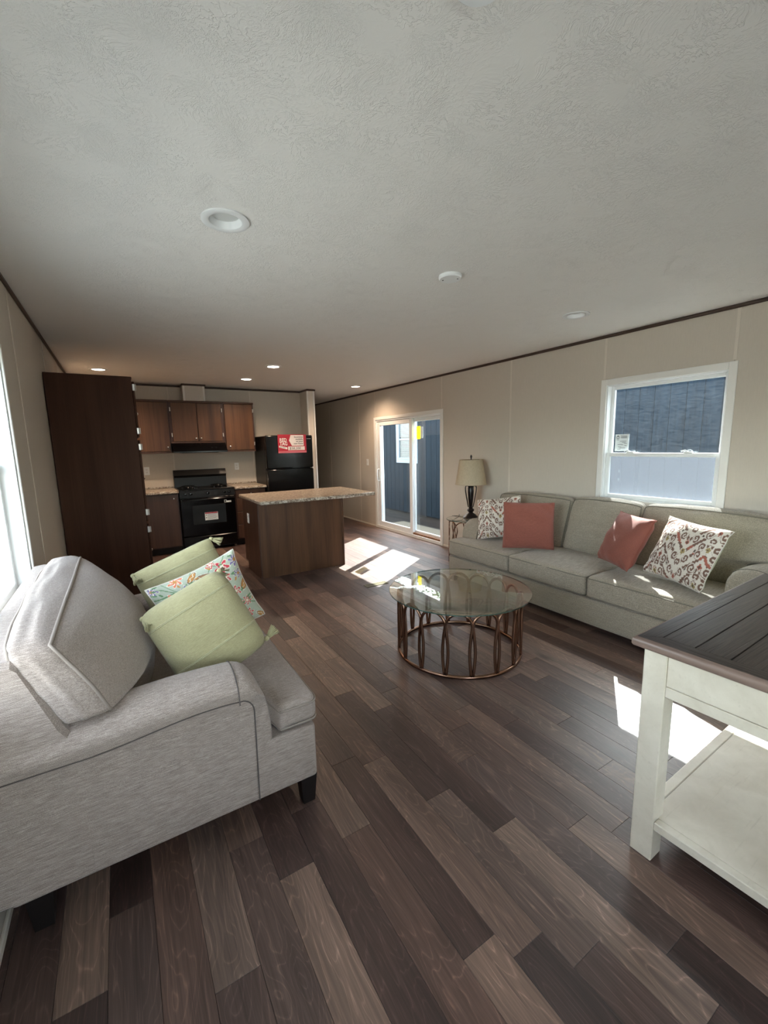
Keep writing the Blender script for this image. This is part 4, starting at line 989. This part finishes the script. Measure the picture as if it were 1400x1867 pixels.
# loveseat pillows
pillow('throw_pillow', 'green woven pillow in front of the two others on the loveseat, tassels showing', (.247, 1.87, .722), (c25, .10, s25), (-s25, .42, c25), .375, .41, .19, M['green'], 'pillows on the loveseat', seams=(.55, -.42), tassels=[(1, -1, (1, 0, .25), .05), (-1, 1, (.15, -.75, -1), .055), (1, 1, (.4, .8, -.2), .05)], seed=.6, pinch=.02, corner=.09)
pillow('throw_pillow', 'floral printed pillow with white piping between the two green pillows', (.30, 2.12, .752), (.93, .05, .30), (-.26, .30, .93), .42, .365, .13, M['print'], 'pillows on the loveseat', pattern=floral, N=170, cord=M['cream_cord'], seed=2.1, pinch=.09)
pillow('throw_pillow', 'green woven pillow furthest from the camera on the loveseat', (.255, 2.46, .755), (.93, .0, .34), (-.30, .22, .93), .43, .38, .15, M['green'], 'pillows on the loveseat', seams=(.62,), tassels=[(1, 1, (.7, -.1, -.7), .05), (-1, 1, (.2, -.8, -.9), .05)], seed=3.3, pinch=.03, corner=.05)
# sofa pillows
pillow('throw_pillow', 'cream pillow with brown scroll print at the lamp end of the sofa', (3.36, 3.16, .70), (.50, -.87, .14), (.36, .12, .9), .46, .44, .14, M['print'], 'printed scroll pillows on the sofa', pattern=ikat, N=170, cord=M['cream_cord'], seed=1.2, pinch=.06, backmat=srgb(196, 190, 172))
pillow('throw_pillow', 'flat rust red pillow leaning on the left sofa cushion beside the lamp end pillow', (3.27, 2.70, .695), (.66, -.75, 0), (.18, .16, .97), .46, .44, .14, M['rust'], 'rust red pillows on the sofa', cord=M['rust_cord'], N=40, seed=2.6, pinch=.03)
pillow('throw_pillow', 'rust red pillow propped in the middle of the sofa, sunlit along its top', (3.36, 1.83, .695), (-.50, -.86, 0), (.38, -.22, .9), .44, .43, .16, M['rust'], 'rust red pillows on the sofa', cord=M['rust_cord'], N=40, seed=4.1, pinch=.05)
pillow('throw_pillow', 'cream scroll-print pillow near the right sofa arm, crossed by sunlight', (3.33, 1.39, .69), (-.30, -.95, -.06), (.42, -.10, .9), .46, .45, .15, M['print'], 'printed scroll pillows on the sofa', pattern=ikat, N=170, cord=M['cream_cord'], seed=5.2, pinch=.06, backmat=srgb(186, 190, 160))
# ------------------------------------------------------------------ glass tables on looped rose-gold bases
def loop_table(name, label, cx, cy, R, rb, ztop, n, phase, tube, zc_f, over=1.0, hh=.45, bulge=.72):
    root = thing(name, (cx, cy, 0), label, 'table')
    part('glass_top', MB().lathe([(0.001, ztop-.009), (R-.004, ztop-.009), (R-.0005, ztop-.0075), (R-.0005, ztop-.0015), (R-.002, ztop), (0.001, ztop)], (cx, cy, 0), 72, cap=False), [M['tabletop']], root, True, 30)
    part('glass_rim', MB().lathe([(R-.0004, ztop-.0075), (R+.0004, ztop-.0075), (R+.0004, ztop-.0015), (R-.0004, ztop-.0015), (R-.0004, ztop-.0075)], (cx, cy, 0), 72, cap=False), M['tableedge'], root, True, label='green-tinted polished glass rim')
    part('base_ring', MB().tube([(cx+rb*math.cos(2*PI*i/64), cy+rb*math.sin(2*PI*i/64), tube*1.25) for i in range(64)], tube*1.2, 8, True), M['copper'], root, True, 0)
    half = PI/n; zt = ztop-.010-tube; ra = rb*half*over; zc = zt-ra
    for k in range(n):
        a0 = phase+2*PI*(k+.5)/n; pts = []
        def pt(off, z): a = a0+off/rb; return (cx+rb*math.cos(a), cy+rb*math.sin(a), z)
        m = 14
        def wdt(z):
            s = (z-tube*2)/(zc-tube*2); return rb*half*(over - (over-.93)*(1-s)**1.0) - rb*half*(1-bulge)*math.sin(PI*s)**1.0
        for i in range(m): z = tube*2+(zc-tube*2)*i/m; pts.append(pt(-wdt(z), z))
        for i in range(13): t = PI-PI*i/12; pts.append(pt(ra*.985*math.cos(t), zc+ra*math.sin(t)))
        for i in range(m-1, -1, -1): z = tube*2+(zc-tube*2)*i/m; pts.append(pt(wdt(z), z))
        part('loop', MB().tube(pts, tube, 7), M['copper'], root, True, 0)
    return root
loop_table('coffee_table', 'round glass-topped coffee table on a rose-gold looped base', 1.99, 2.24, .50, .435, .455, 16, math.radians(-120), .0102, None, bulge=.83)
loop_table('end_table', 'small round glass-topped side table on rose-gold loops beside the sofa', 3.63, 3.93, .26, .225, .56, 8, math.radians(10), .007, None, over=1.25, bulge=.70)
# lamp
lx, ly, lz = 3.70, 3.95, .56
r = thing('table_lamp', (lx, ly, lz), 'black cage-body table lamp with beige cloth shade on the small glass table', 'lamp')
part('base', MB().lathe([(.088, lz+.0005), (.09, lz+.012), (.082, lz+.02), (.06, lz+.045), (.034, lz+.062), (.026, lz+.072), (.04, lz+.084), (.046, lz+.098), (.038, lz+.112), (.024, lz+.120), (.028, lz+.132), (.034, lz+.14)], (lx, ly, 0), 32), M['bronze'], r, True)
part('spindle', MB().lathe([(.020, lz+.14), (.030, lz+.22), (.038, lz+.33), (.030, lz+.40), (.012, lz+.43)], (lx, ly, 0), 16), M['bronze'], r, True)
for k in range(8):
    a = 2*PI*(k+.5)/8; prof = [(.030, .136), (.040, .18), (.056, .26), (.070, .34), (.072, .38), (.062, .405)]
    part('rib', MB().tube([(lx+q*math.cos(a), ly+q*math.sin(a), lz+z) for q, z in prof], .0065, 6), M['bronze'], r, True, 0)
part('cap', MB().lathe([(.066, lz+.40), (.068, lz+.408), (.045, lz+.425), (.015, lz+.442), (.010, lz+.46), (.010, lz+.50)], (lx, ly, 0), 24), M['bronze'], r, True)
sh = part('lamp_shade', MB().lathe([(.190, lz+.42), (.140, lz+.725), (.138, lz+.725), (.188, lz+.42), (.190, lz+.42)], (lx, ly, 0), 48, cap=False), M['shade'], r, True, 60)
part('shade_trim', MB().tube([(lx+.190*math.cos(2*PI*i/48), ly+.190*math.sin(2*PI*i/48), lz+.422) for i in range(48)], .003, 5, True).tube([(lx+.140*math.cos(2*PI*i/48), ly+.140*math.sin(2*PI*i/48), lz+.724) for i in range(48)], .003, 5, True), M['shade'], sh, True, 0)
mb = MB()
for k in range(3): a = 2*PI*k/3; mb.tube([(lx, ly, lz+.725), (lx+.138*math.cos(a), ly+.138*math.sin(a), lz+.722)], .0018, 5)
mb.tube([(lx, ly, lz+.50), (lx+.05, ly, lz+.56), (lx+.055, ly, lz+.64), (lx, ly, lz+.725)], .0018, 5).tube([(lx, ly, lz+.50), (lx-.05, ly, lz+.56), (lx-.055, ly, lz+.64), (lx, ly, lz+.725)], .0018, 5)
part('harp', mb, M['bronze'], r)
part('finial', MB().lathe([(.004, lz+.725), (.009, lz+.733), (.006, lz+.742), (.013, lz+.757), (.012, lz+.77), (.003, lz+.785)], (lx, ly, 0), 14), M['bronze'], r, True)
part('power_cord', MB().tube([(lx-.07, ly+.05, lz+.006), (lx-.13, ly+.02, lz+.02), (lx-.19, ly+.06, lz+.035), (lx-.20, ly+.12, lz+.03), (lx-.12, ly+.13, lz+.012), (lx-.02, ly+.19, lz+.006), (lx+.03, ly+.25, lz+.012), (lx+.07, ly+.275, lz-.03), (lx+.14, ly+.22, lz-.25), (lx+.2, ly+.2, .02)], .0028, 6), M['foot'], r, True, 0, label='thin dark power cord looped on the glass')
# ------------------------------------------------------------------ console table
r = thing('console_table', (1.45, .722, 0), 'antique white console table with dark wood plank top in the right foreground', 'table')
X0_, X1_, Y0_, Y1_, ZT = 1.437, 2.650, .13, .735, .820
bw = .066
def plank_poly(pts, mat, nm): part(nm, MB().prism(pts, ZT-.026, ZT, 2), mat, r)
e = .0012; i_ = .012
plank_poly([(X0_+i_+e, Y1_-i_), (X1_-i_-e, Y1_-i_), (X1_-bw-e, Y1_-bw), (X0_+bw+e, Y1_-bw)][::-1], M['top_x'], 'top_border')
plank_poly([(X0_+i_+e, Y0_+i_), (X1_-i_-e, Y0_+i_), (X1_-bw-e, Y0_+bw), (X0_+bw+e, Y0_+bw)], M['top_x'], 'top_border')
plank_poly([(X0_+i_, Y0_+i_+e), (X0_+bw, Y0_+bw+e), (X0_+bw, Y1_-bw-e), (X0_+i_, Y1_-i_-e)], M['top_y'], 'top_border')
plank_poly([(X1_-i_, Y0_+i_+e), (X1_-bw, Y0_+bw+e), (X1_-bw, Y1_-bw-e), (X1_-i_, Y1_-i_-e)][::-1], M['top_y'], 'top_border')
ni = 5; wy = (Y1_-Y0_-2*bw)/ni
for k in range(ni):
    part('top_plank', MB().bbox(X0_+bw+.0014, X1_-bw-.0014, Y0_+bw+k*wy+.0013, Y0_+bw+(k+1)*wy-.0013, ZT-.024, ZT-.0008, .0016), M['top_x'], r)
part('top_core', MB().box(X0_+.02, X1_-.02, Y0_+.02, Y1_-.02, ZT-.034, ZT-.0262), M['dark'], r)
mb = MB()
lp = [(X0_+i_, Y0_+i_), (X1_-i_, Y0_+i_), (X1_-i_, Y1_-i_), (X0_+i_, Y1_-i_)]
prof = [(0, ZT-.034), (.009, ZT-.033), (.0125, ZT-.026), (.0125, ZT-.012), (.008, ZT-.004), (0, ZT-.0005)]
vs = []; fs = []
for (x, y) in lp:
    sx = -1 if x < 2 else 1; sy = -1 if y < .4 else 1
    for o_, z in prof: vs.append((x+sx*o_, y+sy*o_, z))
n = len(prof)
for a in range(4):
    b = (a+1) % 4
    for q in range(n): fs.append((a*n+q, b*n+q, b*n+(q+1) % n, a*n+(q+1) % n))
mb.add(vs, fs); part('edge_molding', mb, M['mould'], r, True, 50)
LX0, LX1, LY0, LY1, lw = 1.462, 2.625, .155, .705, .072
for (a, b) in ((LX0, LY1-lw), (LX1-lw, LY1-lw), (LX0, LY0), (LX1-lw, LY0)): part('leg', MB().bbox(a, a+lw, b, b+lw, 0, ZT-.034, .003), M['painted'], r)
za, zb = .632, ZT-.034
part('apron', MB().bbox(LX0+.006, LX0+.03, LY0+lw, LY1-lw, za+.038, zb, .002), M['painted'], r)
part('apron_rail', MB().bbox(LX0+.004, LX0+.03, LY0+lw, LY1-lw, za, za+.0365, .002), M['painted'], r)
part('apron', MB().bbox(LX1-.03, LX1-.006, LY0+lw, LY1-lw, za+.038, zb, .002), M['painted'], r)
part('apron_rail', MB().bbox(LX1-.03, LX1-.004, LY0+lw, LY1-lw, za, za+.0365, .002), M['painted'], r)
part('apron', MB().bbox(LX0+lw, LX1-lw, LY1-.03, LY1-.008, za, zb, .002), M['painted'], r)
for k in range(2):
    w_ = (LX1-LX0-2*lw)/2; dr = part('drawer', MB().bbox(LX0+lw+k*w_+.006, LX0+lw+(k+1)*w_-.006, LY0+.004, LY0+.024, za+.02, zb-.012, .003), M['painted'], r)
    part('knob', MB().lathe([(.006, 0), (.006, -.012), (.016, -.02), (.006, -.03)], (LX0+lw+(k+.5)*w_, LY0+.004, .71), 14, 1), M['bronze'], dr, True)
part('apron', MB().bbox(LX0+lw, LX1-lw, LY0+.026, LY0+.04, za, zb, .002), M['painted'], r)
zs = .158
part('shelf_panel', MB().bbox(LX0+.035, LX1-.035, LY0+.045, LY1-.045, zs-.022, zs-.0015, .001), M['painted'], r)
for q in ((LX0+.002, LX0+.034, LY0+lw, LY1-lw), (LX1-.034, LX1-.002, LY0+lw, LY1-lw)): part('shelf_rail', MB().bbox(*q, zs-.032, zs, .003), M['painted'], r)
for q in ((LX0+lw, LX1-lw, LY1-.044, LY1-.008), (LX0+lw, LX1-lw, LY0+.008, LY0+.044)): part('shelf_rail', MB().bbox(*q, zs-.032, zs, .003), M['painted'], r)
r.rotation_euler = (0, 0, math.radians(1.2))
# ------------------------------------------------------------------ outside
GZ = -.55
NX, EZ = 6.40, 2.86
struct('ground', MB().box(-40, 50, -30, 60, GZ-.2, GZ), M['ground'])
r = struct_root('foundation', (1.75, 4.8, GZ)); part('skirting', MB().box(XL-.13, XR+.13, YN-.11, YE+.11, GZ, -.12), M['skirt'], r)
r = struct_root('roof', (1.75, 4.8, 2.6)); part('roof_deck', MB().prism([(XL-.3, 2.56), (XR+.3, 2.56), (1.75, 3.1)], YN-.3, YE+.3, 1), M['roof'], r)
struct('shaded_strip', MB().bbox(XR+.16, NX+.04, -6, 16, GZ+.001, GZ+.015, .004), M['shaded_ground'])  # ground strip between the homes, its shade painted into the colour
struct('sunlit_patch', MB().bbox(5.55, 6.25, 6.9, 9.2, GZ+.016, GZ+.05, .01), M['sunlit_ground'])  # added pale slab, stands in for a sunlit patch of ground
NX, EZ = 6.40, 2.86
r = thing('neighbor_house', (NX+2.2, 6, GZ), 'dark navy sided neighbouring home seen through the door and window', 'house')
part('wall', MB().holed(0, NX+.004, NX+.12, -4, 17, -.26, 2.75, [(8.84, 9.60, 1.11, 2.15)]), M['groove'], r)
wob = (8.84, 9.60, 1.11, 2.15)
y = -4.0
while y < 17:
    ya, yb = y+.004, y+.2-.004
    hs = [wob] if (ya < wob[1] and yb > wob[0]) else []
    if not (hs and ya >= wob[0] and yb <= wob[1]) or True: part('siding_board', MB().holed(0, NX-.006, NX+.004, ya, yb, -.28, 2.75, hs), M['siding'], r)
    y += .2
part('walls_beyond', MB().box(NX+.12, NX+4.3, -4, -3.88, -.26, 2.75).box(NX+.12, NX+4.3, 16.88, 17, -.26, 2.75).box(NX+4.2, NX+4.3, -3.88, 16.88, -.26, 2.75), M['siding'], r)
part('skirting', MB().box(NX+.05, NX+4.2, -3.9, 16.9, GZ, -.26), M['skirt'], r)
part('roof', MB().prism([(NX-.3, EZ-.10), (NX-.3, EZ), (NX+2.2, EZ+.75), (NX+4.7, EZ), (NX+4.7, EZ-.10)], -4.3, 17.3, 1), M['roof'], r)
wn = part('window', frame_yz(MB(), NX-.03, NX+.02, 8.84, 9.60, 1.11, 2.15, .045, .004), M['ext_white'], r)
part('window_trim', frame_yz(MB(), NX-.025, NX-.007, 8.745, 9.695, 1.015, 2.25, .10, .003), M['ext_white'], r)
part('meeting_rail', MB().bbox(NX-.02, NX+.02, 8.885, 9.555, 1.60, 1.65, .003), M['ext_white'], wn)
part('pane', MB().box(NX+.006, NX+.01, 8.885, 9.555, 1.155, 2.105), M['dark_glass'], wn)
for k in range(30):
    z = 1.16+k*.031
    if z > 1.58 and z < 1.66: continue
    part('blind_slat', MB().box(NX-.002, NX+.004, 8.89, 9.55, z, z+.019), M['blind'], wn)
# trees beyond the neighbour
def tree(x, y, hgt, rad, seed, label):
    rr = random.Random(seed); root = thing('tree', (x, y, GZ), label, 'tree', 'trees beyond the neighbouring home')
    part('trunk', MB().tube([(x, y, GZ), (x+.1, y, GZ+hgt*.3), (x-.05, y+.1, GZ+hgt*.6), (x, y, GZ+hgt*.9)], [.22, .17, .11, .04], 9), M['bark'], root, True)
    mb = MB(); vs = []; fs = []
    for k in range(5200):
        a, b = rr.random()*6.28, math.acos(rr.uniform(-1, 1)); q = rad*(rr.random()**.35); lump = 1+.25*math.sin(3*a+seed)*math.sin(4*b)
        c = Vector((x+q*lump*math.sin(b)*math.cos(a), y+q*lump*math.sin(b)*math.sin(a), GZ+hgt*.68+q*lump*.85*math.cos(b))); d1 = Vector((rr.uniform(-1, 1), rr.uniform(-1, 1), rr.uniform(-1, 1))).normalized(); d2 = d1.orthogonal().normalized(); s = rr.uniform(.10, .2)
        i = len(vs); vs += [tuple(c-d1*s), tuple(c+d2*s*.5), tuple(c+d1*s), tuple(c-d2*s*.5)]; fs.append((i, i+1, i+2, i+3))
    mb.add(vs, fs); part('foliage', mb, M['leaf'], root, kind='stuff')
tree(13.5, 13.5, 9.0, 3.2, 1, 'leafy tree behind the neighbouring home, mirrored in the glass tabletop')
tree(12.5, 21, 8.0, 3.0, 2, 'leafy tree further along behind the neighbouring home')
